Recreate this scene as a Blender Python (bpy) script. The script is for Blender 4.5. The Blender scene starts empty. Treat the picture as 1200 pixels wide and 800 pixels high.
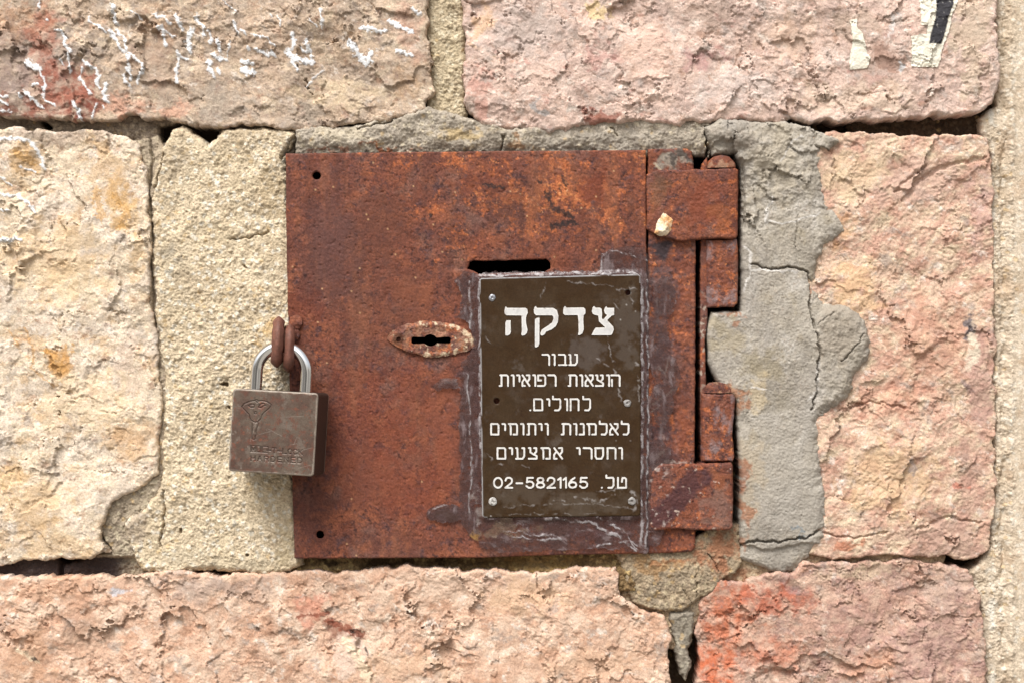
import bpy, bmesh, math, numpy as np
from mathutils import Vector, Matrix

sc = bpy.context.scene
col = sc.collection
R = math.radians

# ---------------------------------------------------------------- camera, sky, sun, exposure
S = 0.0006            # metres per photo pixel (photo 1200 x 800) at the wall plane
DC = 2167.0           # camera distance in those pixels (1.3 m)
cam_d = bpy.data.cameras.new("camera")
cam = bpy.data.objects.new("camera", cam_d)
col.objects.link(cam)
cam.location = (0, -DC * S, 0)
cam.rotation_euler = (R(90), 0, 0)
cam_d.sensor_width = 36
cam_d.lens = 36 * DC / 1200
cam_d.clip_start = 0.01
cam_d.clip_end = 200
sc.camera = cam

SUN_EL, SUN_AZ = R(54), R(207)       # azimuth from +Y clockwise: behind the camera, to the left
sdir = Vector((math.sin(SUN_AZ) * math.cos(SUN_EL), math.cos(SUN_AZ) * math.cos(SUN_EL), math.sin(SUN_EL)))
w = bpy.data.worlds.new("World")
sc.world = w
w.use_nodes = True
nt = w.node_tree
bg = nt.nodes["Background"]
sky = nt.nodes.new("ShaderNodeTexSky")
sky.sky_type = 'NISHITA'
sky.sun_disc = False
sky.sun_elevation = SUN_EL
sky.sun_rotation = SUN_AZ
sky.dust_density = 4.0
hsv = nt.nodes.new("ShaderNodeHueSaturation")      # overcast: the blue mostly greyed out
hsv.inputs['Saturation'].default_value = 0.22
nt.links.new(sky.outputs[0], hsv.inputs['Color'])
gtc = nt.nodes.new("ShaderNodeTexCoord")           # below the horizon: sunlit paving throwing light back up
gsx = nt.nodes.new("ShaderNodeSeparateXYZ")
gmr = nt.nodes.new("ShaderNodeMapRange")
gmr.inputs[1].default_value, gmr.inputs[2].default_value = 0.12, 0.38
gmx = nt.nodes.new("ShaderNodeMix"); gmx.data_type = 'RGBA'
glo = nt.nodes.new("ShaderNodeMapRange")            # and, just above it, the shaded house fronts opposite
glo.inputs[1].default_value, glo.inputs[2].default_value = -0.3, -0.08
gm2 = nt.nodes.new("ShaderNodeMix"); gm2.data_type = 'RGBA'
gm2.inputs[6].default_value = (2.5, 2.25, 1.95, 1)
gm2.inputs[7].default_value = (1.6, 1.47, 1.33, 1)
gnz = nt.nodes.new("ShaderNodeTexNoise"); gnz.inputs['Scale'].default_value = 2.6; gnz.inputs['Detail'].default_value = 1
gnr = nt.nodes.new("ShaderNodeMapRange")
gnr.inputs[1].default_value, gnr.inputs[2].default_value, gnr.inputs[3].default_value, gnr.inputs[4].default_value = 0.36, 0.64, 0.3, 1.75
gmm = nt.nodes.new("ShaderNodeVectorMath"); gmm.operation = 'SCALE'
gmm.inputs[0].default_value = (1.6, 1.47, 1.33)
nt.links.new(gtc.outputs['Generated'], gnz.inputs['Vector'])
nt.links.new(gnz.outputs[0], gnr.inputs[0])
nt.links.new(gnr.outputs[0], gmm.inputs['Scale'])
nt.links.new(gmm.outputs[0], gm2.inputs[7])
nt.links.new(gsx.outputs['Z'], glo.inputs[0])
nt.links.new(glo.outputs[0], gm2.inputs[0])
nt.links.new(gm2.outputs[2], gmx.inputs[6])
nt.links.new(gtc.outputs['Generated'], gsx.inputs[0])
nt.links.new(gsx.outputs['Z'], gmr.inputs[0])
nt.links.new(gmr.outputs[0], gmx.inputs[0])
nt.links.new(hsv.outputs[0], gmx.inputs[7])
nt.links.new(gmx.outputs[2], bg.inputs['Color'])
bg.inputs['Strength'].default_value = 0.1
sun_d = bpy.data.lights.new("sun", 'SUN')
sun_d.energy = 1.5
sun_d.angle = R(28)
sun_d.color = (1.0, 0.98, 0.95)
sun = bpy.data.objects.new("sun", sun_d)
col.objects.link(sun)
sun.rotation_euler = sdir.to_track_quat('Z', 'Y').to_euler()
sc.view_settings.view_transform = 'Standard'
sc.view_settings.look = 'None'
sc.view_settings.gamma = 1.0
sc.view_settings.exposure = 1.36
KC = 1.55             # colours below are written as sRGB seen in daylight; albedo = linear / KC

# ---------------------------------------------------------------- noise toolkit (numpy, photo-pixel units)
F = np.float32
_tab = {}
def gtab(seed):
    if seed not in _tab:
        a = np.random.default_rng(seed + 1000).random((256, 256)) * 2 * np.pi
        _tab[seed] = (np.cos(a).astype(F), np.sin(a).astype(F))
    return _tab[seed]
def gnoise(x, y, seed):
    cx, sy = gtab(seed)
    xi = np.floor(x).astype(np.int32); yi = np.floor(y).astype(np.int32)
    fx = (x - xi).astype(F); fy = (y - yi).astype(F)
    a, b = xi & 255, yi & 255
    a1, b1 = (xi + 1) & 255, (yi + 1) & 255
    ux = fx * fx * fx * (fx * (fx * 6 - 15) + 10); uy = fy * fy * fy * (fy * (fy * 6 - 15) + 10)
    n00 = cx[a, b] * fx + sy[a, b] * fy
    n10 = cx[a1, b] * (fx - 1) + sy[a1, b] * fy
    n01 = cx[a, b1] * fx + sy[a, b1] * (fy - 1)
    n11 = cx[a1, b1] * (fx - 1) + sy[a1, b1] * (fy - 1)
    n0 = n00 + (n10 - n00) * ux; n1 = n01 + (n11 - n01) * ux
    return (n0 + (n1 - n0) * uy) * F(1.5)
def fbm(u, v, scale, octv=4, seed=0, asp=1.0, ang=0.0, gain=0.5, ridge=False):
    c, s_ = math.cos(ang), math.sin(ang)
    x = (u * c + v * s_) / scale; y = (-u * s_ + v * c) / scale * asp
    t = 0; a = 1.0; tot = 0
    for i in range(octv):
        n = gnoise(x + 17.3 * i, y + 9.1 * i, seed * 13 + i)
        if ridge: n = 1 - 2 * np.abs(n)
        t = t + a * n; tot += a
        x = x * 2.03; y = y * 2.03; a *= gain
    return (t / tot).astype(F)
def grain(U, seed):
    """sand-fine grain, unit variance, one value per vertex"""
    n = np.random.default_rng(seed + 31).standard_normal(U.shape).astype(F)
    if U.ndim == 2:
        n = n + .5 * (np.roll(n, 1, 0) + np.roll(n, 1, 1))
    return np.clip(n / 1.22, -2.2, 2.2)
def sstep(a, b, x):
    t = np.clip((x - a) / (b - a), 0, 1)
    return t * t * (3 - 2 * t)
_wt = {}
def wtab(seed):
    if seed not in _wt:
        g = np.random.default_rng(seed + 7000)
        _wt[seed] = [g.random((64, 64)).astype(F) for _ in range(5)]
    return _wt[seed]
def scoops(u, v, cell, seed, tilt=0.3, k=0.5, off=0.25, asp=1.0):
    """lower envelope of tilted bowls: the scalloped chips of a split stone face"""
    jx, jy, ta, tb, tc = wtab(seed)
    x = u / cell; y = v / cell * asp
    xi = np.floor(x).astype(np.int32); yi = np.floor(y).astype(np.int32)
    best = np.full(np.shape(x), 9e9, F)
    for dx in (-1, 0, 1):
        for dy in (-1, 0, 1):
            a = (xi + dx) & 63; b = (yi + dy) & 63
            px = x - (xi + dx + jx[a, b]); py = y - (yi + dy + jy[a, b])
            h = (ta[a, b] - .5) * 2 * tilt * px + (tb[a, b] - .5) * 2 * tilt * py + k * (px * px + py * py) + (tc[a, b] - .5) * off
            best = np.minimum(best, h)
    return (best * cell).astype(F)
def plates(u, v, cell, seed, tilt=0.3, off=0.2, asp=1.0):
    """tilted broken facets that step sharply from one to the next"""
    jx, jy, ta, tb, tc = wtab(seed)
    x = u / cell; y = v / cell * asp
    xi = np.floor(x).astype(np.int32); yi = np.floor(y).astype(np.int32)
    best = np.full(np.shape(x), 9e9, F); hh = np.zeros(np.shape(x), F)
    for dx in (-1, 0, 1):
        for dy in (-1, 0, 1):
            a = (xi + dx) & 63; b = (yi + dy) & 63
            px = x - (xi + dx + jx[a, b]); py = y - (yi + dy + jy[a, b])
            d = px * px + py * py
            m = d < best
            best = np.where(m, d, best)
            hh = np.where(m, (ta[a, b] - .5) * 2 * tilt * px + (tb[a, b] - .5) * 2 * tilt * py + (tc[a, b] - .5) * off, hh)
    return (hh * cell).astype(F)
def cells(u, v, cell, seed):
    """distance to nearest feature point and a random id (pebbles, grit)"""
    jx, jy, ta, tb, tc = wtab(seed)
    x = u / cell; y = v / cell
    xi = np.floor(x).astype(np.int32); yi = np.floor(y).astype(np.int32)
    best = np.full(np.shape(x), 9e9, F); idr = np.zeros(np.shape(x), F)
    for dx in (-1, 0, 1):
        for dy in (-1, 0, 1):
            a = (xi + dx) & 63; b = (yi + dy) & 63
            px = x - (xi + dx + jx[a, b]); py = y - (yi + dy + jy[a, b])
            d = px * px + py * py
            m = d < best
            best = np.where(m, d, best); idr = np.where(m, ta[a, b], idr)
    return np.sqrt(best), idr

# ---------------------------------------------------------------- outlines as signed distances (inside positive)
def poly_sdf(U, V, poly):
    d = np.full(U.shape, 9e9, F); ins = np.zeros(U.shape, bool)
    n = len(poly)
    for i in range(n):
        ax, ay = poly[i]; bx, by = poly[(i + 1) % n]
        ex, ey = bx - ax, by - ay
        L = ex * ex + ey * ey + 1e-9
        t = np.clip(((U - ax) * ex + (V - ay) * ey) / L, 0, 1)
        d = np.minimum(d, (U - ax - t * ex) ** 2 + (V - ay - t * ey) ** 2)
        if ay != by:
            ins ^= ((ay > V) != (by > V)) & (U < (bx - ax) * (V - ay) / (by - ay) + ax)
    d = np.sqrt(d)
    return np.where(ins, d, -d).astype(F)
def line_dist(U, V, pts):
    d = np.full(U.shape, 9e9, F)
    for i in range(len(pts) - 1):
        ax, ay = pts[i]; bx, by = pts[i + 1]
        ex, ey = bx - ax, by - ay
        L = ex * ex + ey * ey + 1e-9
        t = np.clip(((U - ax) * ex + (V - ay) * ey) / L, 0, 1)
        d = np.minimum(d, (U - ax - t * ex) ** 2 + (V - ay - t * ey) ** 2)
    return np.sqrt(d)
def rough(poly, amp=2.5, scale=14, seed=3, octv=4, holes=()):
    def f(U, V):
        a = fbm(U, V, scale, octv, seed) * amp * 2 + fbm(U, V, scale * 3.2, 2, seed + 2) * amp * 1.6; b = fbm(U, V, scale, octv, seed + 1) * amp * 2 + fbm(U, V, scale * 3.2, 2, seed + 3) * amp * 1.6
        s = poly_sdf(U + a, V + b, poly)
        for h in holes: s = np.minimum(s, -poly_sdf(U + a, V + b, h))
        return s
    return f
def circ(cx, cy, r, n=20, ry=None, ang=0):
    ry = ry or r
    return [(cx + r * math.cos(t) * math.cos(ang) - ry * math.sin(t) * math.sin(ang), cy + r * math.cos(t) * math.sin(ang) + ry * math.sin(t) * math.cos(ang)) for t in [2 * math.pi * i / n for i in range(n)]]

# ---------------------------------------------------------------- colour helpers
def C(r, g, b):
    c = np.array([r, g, b], dtype=np.float64) / 255
    c = np.where(c <= 0.04045, c / 12.92, ((c + 0.055) / 1.055) ** 2.4)
    return np.clip(c / KC, 0, 0.85).astype(F)
def fill(U, c): return np.broadcast_to(c, U.shape + (3,)).astype(F).copy()
def mixc(base, c, m):
    m = np.clip(m, 0, 1)[..., None]
    return base * (1 - m) + c * m
def layer(base, U, V, c, scale, thr, soft, seed, k=1.0, asp=1.0, ang=0.0, octv=5):
    return mixc(base, c, k * sstep(thr - soft, thr + soft, fbm(U, V, scale, octv + 1, seed, asp, ang, .63)))
def mottle(base, U, V, seed):
    """mineral mottling: pale calcite, warm brown and grey flecks"""
    a = fbm(U, V, 60, 3, seed)
    base = mixc(base, C(246, 234, 220), .65 * sstep(.16, .40, fbm(U + 8 * a, V, 20, 6, seed + 1, 1.2, .4, .68)))
    base = mixc(base, C(172, 130, 104), .6 * sstep(.14, .40, fbm(U, V + 8 * a, 24, 6, seed + 2, 1.4, -.3, .68)))
    base = mixc(base, C(176, 164, 154), .55 * sstep(.16, .40, fbm(U, V, 28, 6, seed + 3, 1.3, .2, .66) + .2 * a))
    return mixc(base, C(140, 104, 84), .6 * sstep(.38, .56, fbm(U, V, 9, 4, seed + 4, 1.5, .3, .7)))
def blobs(base, U, V, lst, seed=50):
    base = base * (1 + .16 * fbm(U, V, 8, 4, seed + 5, gain=.7) + .12 * fbm(U, V, 22, 3, seed + 6) + .085 * grain(U, seed + 7))[..., None]
    vn = np.abs(fbm(U, V, 26, 4, seed + 9, 1.2, .4, .6))
    base = base * (1 - np.array([.16, .22, .26], F) * (sstep(.035, .0, vn) * sstep(0, .3, fbm(U, V, 45, 2, seed + 10)))[..., None])
    base = base * (1 - np.array([.10, .16, .20], F) * sstep(.3, .5, fbm(U, V, 5, 3, seed + 11, gain=.7))[..., None])
    wu = U + fbm(U, V, 30, 5, seed, gain=.6) * 30; wv = V + fbm(U, V, 30, 5, seed + 1, gain=.6) * 30
    nz = fbm(U, V, 16, 5, seed + 2, gain=.65)
    for (x, y, rx, ry, c, k) in lst:
        d = ((wu - x) / rx) ** 2 + ((wv - y) / ry) ** 2
        base = mixc(base, C(*c), 1.05 * k * sstep(-.05, .85, 1 - d + nz * 1.4))
    return base

# ---------------------------------------------------------------- mesh helpers
ORIG = {}
def P(u, v, h):
    """point that sits h in front of the wall plane and is seen at photo pixel (u, v)"""
    f = 1 - h / DC
    return Vector(((u - 600) * S * f, -h * S, (400 - v) * S * f))
def thing(name, label, cat, loc=(0, 0, 0), group=None, rot=None):
    o = bpy.data.objects.new(name, None)
    col.objects.link(o)
    o.empty_display_size = .02
    o.location = loc
    if rot: o.rotation_euler = rot
    o['label'] = label; o['category'] = cat
    if group: o['group'] = group
    ORIG[o] = Vector(loc)
    return o
def link_mesh(name, verts, faces_flat, nper, mat, parent=None, smooth=True, attrs=None, label=None, local=False):
    me = bpy.data.meshes.new(name)
    nf = len(faces_flat) // nper
    me.vertices.add(len(verts)); me.loops.add(len(faces_flat)); me.polygons.add(nf)
    o = bpy.data.objects.new(name, me)
    col.objects.link(o)
    org = Vector((0, 0, 0))
    if parent is not None:
        o.parent = parent
        org = ORIG[parent]
    ORIG[o] = org
    vv = np.asarray(verts, F)
    if not local: vv = vv - np.array(org, F)
    me.vertices.foreach_set('co', vv.ravel())
    me.loops.foreach_set('vertex_index', np.asarray(faces_flat, np.int32))
    me.polygons.foreach_set('loop_start', np.arange(0, nf * nper, nper, dtype=np.int32))
    me.polygons.foreach_set('use_smooth', np.full(nf, smooth))
    if attrs:
        for nme, arr in attrs.items():
            at = me.attributes.new(nme, 'FLOAT_COLOR', 'POINT')
            a4 = np.ones((len(verts), 4), F); a4[:, :arr.shape[1]] = arr
            at.data.foreach_set('color', a4.ravel())
    me.materials.append(mat)
    me.update(calc_edges=True)
    if label: o['label'] = label
    return o
def sheet(name, mat, parent, bounds, step, sdf, hfn, back, cfn, pfn=None, label=None, h0=0.0, local=None, wallc=None):
    """relief surface cut to an outline, with sides running back to depth `back`"""
    u = np.arange(bounds[0], bounds[2] + step, step, dtype=F); v = np.arange(bounds[1], bounds[3] + step, step, dtype=F)
    U, V = np.meshgrid(u, v)
    D = sdf(U, V)
    gy, gx = np.gradient(D, step)
    g2 = np.maximum(gx * gx + gy * gy, .3)
    keep = D > -0.8 * step
    mv = keep & (D < 0)
    lim = 1.2 * step
    U = np.where(mv, U + np.clip(-D * gx / g2, -lim, lim), U); V = np.where(mv, V + np.clip(-D * gy / g2, -lim, lim), V)
    D = np.maximum(D, 0)
    H = hfn(U, V, D)
    H = np.broadcast_to(np.asarray(H, F), U.shape).copy()
    CC = cfn(U, V, D)
    if CC.ndim == 1: CC = fill(U, CC)
    PP = pfn(U, V, D) if pfn else None
    q = keep[:-1, :-1] & keep[1:, :-1] & keep[:-1, 1:] & keep[1:, 1:]
    used = np.zeros(keep.shape, bool)
    used[:-1, :-1] |= q; used[1:, :-1] |= q; used[:-1, 1:] |= q; used[1:, 1:] |= q
    idx = np.full(keep.shape, -1, np.int64); idx[used] = np.arange(used.sum())
    def xyz(Ux, Vx, Hx):
        if local is not None:
            return np.stack([(Ux - local[0]) * S, -Hx * S, (local[1] - Vx) * S], -1)
        f = 1 - h0 / DC
        return np.stack([(Ux - 600) * S * f, -Hx * S, (400 - Vx) * S * f], -1)
    vt = xyz(U[used], V[used], H[used])
    f1 = np.stack([idx[:-1, :-1][q], idx[1:, :-1][q], idx[1:, 1:][q], idx[:-1, 1:][q]], -1)
    qp = np.pad(q, 1)
    ea, eb = [], []
    # horizontal edges at row i between col j,j+1 : quad above = qp[i, j+1], below = qp[i+1, j+1]
    up = qp[:-1, 1:-1]; dn = qp[1:, 1:-1]
    A = idx[:, :-1]; B = idx[:, 1:]
    m = dn & ~up; ea.append(A[m]); eb.append(B[m])
    m = up & ~dn; ea.append(B[m]); eb.append(A[m])
    lf = qp[1:-1, :-1]; rt = qp[1:-1, 1:]
    A = idx[:-1, :]; B = idx[1:, :]
    m = rt & ~lf; ea.append(B[m]); eb.append(A[m])
    m = lf & ~rt; ea.append(A[m]); eb.append(B[m])
    ea = np.concatenate(ea); eb = np.concatenate(eb)
    ring = np.unique(np.concatenate([ea, eb]))
    rmap = np.full(used.sum(), -1, np.int64); rmap[ring] = np.arange(len(ring))
    n0 = len(vt); nr = len(ring)
    vtop = vt[ring]
    vbot = vtop.copy()
    if callable(back):
        vbot[:, 1] = -back(U[used][ring], V[used][ring], H[used][ring]) * S
    else:
        vbot[:, 1] = np.maximum(-back * S, vtop[:, 1] + .01 * S)
    f2 = np.stack([n0 + rmap[ea], n0 + rmap[eb], n0 + nr + rmap[eb], n0 + nr + rmap[ea]], -1)
    verts = np.concatenate([vt, vtop, vbot]); faces = np.concatenate([f1, f2])
    cu = CC[used]
    cw = cu[ring] if wallc is None else wallc(U[used][ring], V[used][ring])
    at = {'col': np.concatenate([cu, cw, cw])}
    if PP is not None:
        pu = PP[used]; at['prm'] = np.concatenate([pu, pu[ring], pu[ring]])
    o = link_mesh(name, verts, faces.ravel(), 4, mat, parent, True, at, label, local is not None)
    return o
def tube(name, path, rad, mat, parent, seg=16, closed=False, sq=2.0, label=None, local=True, twist=None):
    """sweep along a 3-D path (pixels: x right, h toward camera, z up); sq>2 squares the section off"""
    pts = [Vector(p) for p in path]
    n = len(pts); V_ = []; prevn = None
    for i in range(n):
        a = pts[(i - 1) % n] if closed or i > 0 else pts[i]; b = pts[(i + 1) % n] if closed or i < n - 1 else pts[i]
        t = (b - a).normalized()
        if prevn is None:
            prevn = t.orthogonal().normalized() if twist is None else Vector(twist)
        nn = (prevn - t * prevn.dot(t)).normalized(); prevn = nn
        bb = t.cross(nn)
        r = rad[i] if hasattr(rad, '__len__') else rad
        for k in range(seg):
            th = 2 * math.pi * k / seg
            c, s_ = math.cos(th), math.sin(th)
            rr = r / (abs(c) ** sq + abs(s_) ** sq) ** (1 / sq)
            V_.append(pts[i] + nn * c * rr + bb * s_ * rr)
    V_ = np.array([(p.x * S, p.y * S, p.z * S) for p in V_], F)
    fc = []
    for i in range(n if closed else n - 1):
        for k in range(seg):
            a = i * seg + k; b = i * seg + (k + 1) % seg; c2 = ((i + 1) % n) * seg + (k + 1) % seg; d = ((i + 1) % n) * seg + k
            fc += [a, b, c2, d]
    return link_mesh(name, V_, fc, 4, mat, parent, True, None, label, local)

# ---------------------------------------------------------------- materials (procedural nodes, base colour from the 'col' attribute)
def material(name, rough=0.9, grain=0.25, gscale=0.9, bump=0.4, bscale=0.5, bdist=1.2, spec=0.3, metal=0.0, prm=False, flat=None, grain2=0.0):
    m = bpy.data.materials.new(name); m.use_nodes = True
    n = m.node_tree.nodes; L = m.node_tree.links
    b = n['Principled BSDF']
    tc = n.new('ShaderNodeTexCoord')
    mp = n.new('ShaderNodeMapping'); mp.inputs['Scale'].default_value = (1 / S, 1 / S, 1 / S)
    L.new(tc.outputs['Object'], mp.inputs['Vector'])
    if flat is None:
        at = n.new('ShaderNodeAttribute'); at.attribute_name = 'col'; csrc = at.outputs['Color']
    else:
        rgb = n.new('ShaderNodeRGB'); rgb.outputs[0].default_value = (*flat, 1); csrc = rgb.outputs[0]
    nz = n.new('ShaderNodeTexNoise'); nz.inputs['Scale'].default_value = gscale; nz.inputs['Detail'].default_value = 3; nz.inputs['Roughness'].default_value = .7
    L.new(mp.outputs[0], nz.inputs['Vector'])
    mr = n.new('ShaderNodeMapRange'); mr.inputs[1].default_value = .25; mr.inputs[2].default_value = .75
    mr.inputs[3].default_value = 1 - grain; mr.inputs[4].default_value = 1 + grain
    L.new(nz.outputs[0], mr.inputs[0])
    mx = n.new('ShaderNodeVectorMath'); mx.operation = 'SCALE'
    L.new(csrc, mx.inputs[0]); L.new(mr.outputs[0], mx.inputs['Scale'])
    L.new(mx.outputs[0], b.inputs['Base Color'])
    n2 = n.new('ShaderNodeTexNoise'); n2.inputs['Scale'].default_value = bscale; n2.inputs['Detail'].default_value = 4; n2.inputs['Roughness'].default_value = .65
    L.new(mp.outputs[0], n2.inputs['Vector'])
    bp = n.new('ShaderNodeBump'); bp.inputs['Strength'].default_value = bump; bp.inputs['Distance'].default_value = bdist * S
    L.new(n2.outputs[0], bp.inputs['Height']); L.new(bp.outputs[0], b.inputs['Normal'])
    b.inputs['Roughness'].default_value = rough
    b.inputs['Specular IOR Level'].default_value = spec
    b.inputs['Metallic'].default_value = metal
    if prm:
        ap = n.new('ShaderNodeAttribute'); ap.attribute_name = 'prm'
        sp = n.new('ShaderNodeSeparateColor'); L.new(ap.outputs['Color'], sp.inputs[0])
        L.new(sp.outputs[0], b.inputs['Roughness']); L.new(sp.outputs[1], b.inputs['Metallic']); L.new(sp.outputs[2], b.inputs['Alpha'])
    return m
M_stone = material('split_limestone', .92, .2, .7, .5, .55, 1.2)
M_mortar = material('coarse_mortar', .95, .22, .5, .6, .4, 1.8)
M_cement = material('grey_cement', .9, .12, .6, .4, .5, 1.0)
M_rust = material('rusted_steel', .72, .25, .6, .5, .5, 1.0, spec=.16, prm=True)
M_plaque = material('engraved_plastic', .55, .08, .6, .08, .3, .5, spec=.1, prm=True)
M_letter = material('white_engraving_paint', .6, .08, .8, .1, .6, .4)
M_tape = material('old_clear_tape', .3, .1, .6, .35, .15, 1.6, spec=.5, prm=True)
M_paper = material('torn_poster_paper', .85, .05, .5, .15, .3, .8)
M_lock = material('worn_plated_brass', .5, .1, .7, .2, .5, .6, prm=True)
M_steel = material('polished_steel', .1, .04, .5, .04, .08, .6, metal=1.0, flat=(.72, .72, .71))
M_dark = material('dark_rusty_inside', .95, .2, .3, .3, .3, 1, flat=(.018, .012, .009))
M_link = material('rusted_link', .62, .45, .16, .7, .35, 1.6, spec=.45, flat=tuple(C(122, 76, 60)))
M_screw = material('dull_zinc', .45, .15, .6, .2, .5, .6, metal=.6, flat=tuple(C(165, 165, 170)))

# ---------------------------------------------------------------- the wall
wall = thing('stone_wall', 'weathered wall of split pink and beige stone blocks with patched mortar around a rusty box', 'wall', P(600, 925, -60))

def cracks(U, V, lst, seed=400):
    a = fbm(U, V, 10, 3, seed) * 4; b = fbm(U, V, 10, 3, seed + 1) * 4
    r = np.zeros(U.shape, F)
    for pts, wd, dp in lst:
        r = np.maximum(r, dp * sstep(wd + .55, wd - .5, line_dist(U + a, V + b, pts)))
    return r
def rock(U, V, D, seed, base, amp=1.0, asp=1.15, edge=6, drop=9, fine=1.0, ang=0.0):
    wu = U + fbm(U, V, 70, 4, seed) * 40; wv = V + fbm(U, V, 70, 4, seed + 1) * 40
    if ang:
        c, s_ = math.cos(ang), math.sin(ang)
        wu, wv = wu * c + wv * s_, -wu * s_ + wv * c
    h = 0.28 * scoops(wu, wv, 130, seed, .4, .3, .25, asp)
    wu1 = wu + 5 * fbm(U, V, 9, 3, seed + 9); wv1 = wv + 4 * fbm(U, V, 10, 3, seed + 10)
    rg = sstep(-.3, .4, fbm(U, V, 95, 3, seed + 11))
    h = h + (.20 + .14 * rg) * scoops(wu1, wv1, 52, seed + 1, .6, .35, .3, asp)
    wu2 = U + fbm(U, V, 17, 4, seed + 2, gain=.6) * 14; wv2 = V + fbm(U, V, 17, 4, seed + 3, gain=.6) * 14
    w3u = U + fbm(U, V, 34, 6, seed + 18, gain=.62) * 34; w3v = V + fbm(U, V, 34, 6, seed + 19, gain=.62) * 34
    h = h + (.35 + .5 * rg) * plates(w3u, w3v, 62, seed + 4, .32, .10, asp)
    m2 = sstep(-.15, .3, fbm(U, V, 70, 3, seed + 20))
    h = h + (.12 + .55 * m2) * plates(w3u * .9 + w3v * .3, w3v * .9 - w3u * .3, 26, seed + 5, .42, .14, asp)
    h = h + .35 * m2 * plates(wu2, wv2, 12, seed + 6, .5, .16, asp)
    h = h + (.05 + .1 * rg) * scoops(wu2, wv2, 20, seed + 2, .6, .4, .35, asp)
    # flaked ledges: slow rise, then a sharp drop
    for sc_, n_, vv, am, th, sd, oc in ((80, 3.2, 110, 5.0, .06, 4, 5), (42, 2.2, 64, 2.2, .14, 6, 5)):
        t = fbm(U, V, sc_, oc, seed + sd, 1.5, .25, .55) * n_ + V / vv + U / (vv * 2.5)
        fr = t - np.floor(t)
        msk = sstep(th, th + .3, fbm(U, V, sc_ * .8, 3, seed + sd + 1))
        h = h + am * msk * np.where(fr < .93, fr / .93, (1 - fr) / .07)
    # hairline creases and small pits
    cr = fbm(U, V, 48, 4, seed + 12, 1.3, .5, .6, True)
    h = h - 2.6 * sstep(.72, .86, cr) * sstep(-.1, .25, fbm(U, V, 50, 2, seed + 13))
    h = h - 1.6 * sstep(.34, .5, fbm(U, V, 6, 4, seed + 14, gain=.65)) * sstep(-.1, .3, fbm(U, V, 40, 2, seed + 15))
    h = h + fine * (1.0 * fbm(U, V, 20, 5, seed + 8, gain=.6) + .6 * fbm(U, V, 3.7, 2, seed + 16, ang=.6, gain=.7) + .3 * grain(U, seed + 17))
    e = np.clip(D / edge, 0, 1)
    return base + amp * (h - 3) - drop * (1 - np.sqrt(1 - (1 - e) ** 2))

def paintmask(U, V, strokes, seed):
    a = fbm(U, V, 7, 3, seed) * 3.5; b = fbm(U, V, 7, 3, seed + 1) * 3.5
    nz = fbm(U, V, 5, 4, seed + 2, gain=.7)
    m = np.zeros(U.shape, F)
    for pts, wd in strokes:
        x0 = min(p[0] for p in pts) - 14; x1 = max(p[0] for p in pts) + 14
        y0 = min(p[1] for p in pts) - 14; y1 = max(p[1] for p in pts) + 14
        sel = (U > x0) & (U < x1) & (V > y0) & (V < y1)
        if not sel.any(): continue
        d = line_dist(U[sel] + a[sel], V[sel] + b[sel], pts) / 1.12
        m[sel] = np.maximum(m[sel], sstep(-.5, .8, wd * (.42 + .75 * nz[sel]) - d))
    return m
Z7 = lambda l: [(x / 5.335, y / 5.335) for x, y in l]
Z8 = lambda l: [(180 + x / 5.335, y / 5.335) for x, y in l]
W1 = [(Z7(p), w_) for p, w_ in [
    ([(710, 30), (705, 90), (730, 150)], 5), ([(815, 65), (890, 120)], 2), ([(950, 90), (1020, 110), (1067, 150)], 4),
    ([(990, 165), (1020, 210), (1030, 290)], 3), ([(550, 110), (575, 150), (620, 165), (670, 210)], 3),
    ([(690, 190), (720, 240), (750, 300), (800, 350), (800, 420), (815, 490)], 4), ([(770, 470), (805, 545)], 3),
    ([(720, 190), (780, 250), (795, 320), (840, 360), (890, 400), (895, 440), (860, 480), (855, 520)], 3.6),
    ([(345, 190), (380, 190), (405, 240), (410, 285), (450, 325)], 3.6), ([(430, 340), (435, 400), (440, 460)], 2.6), ([(375, 370), (400, 410)], 2.2),
    ([(515, 380), (560, 410), (605, 430), (620, 480), (605, 520), (628, 550)], 4), ([(512, 430), (495, 490), (530, 530), (570, 590)], 3.2),
    ([(660, 530), (655, 590), (665, 640)], 5), ([(150, 400), (200, 420), (240, 440), (265, 480), (280, 530), (265, 580), (280, 630), (335, 660)], 3.2), ([(170, 380), (240, 430)], 6),
    ([(150, 570), (200, 620), (260, 670)], 4), ([(0, 600), (50, 605)], 2.2), ([(0, 625), (45, 655)], 3), ([(0, 690), (70, 700)], 3),
    ([(460, 640), (490, 690), (500, 740)], 4), ([(600, 650), (575, 735)], 3), ([(640, 660), (650, 680)], 2), ([(110, 580), (130, 605)], 2), ([(200, 525), (235, 525)], 4), ([(240, 0), (240, 40)], 3), ([(290, 120), (300, 130)], 2.5)]]
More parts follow.
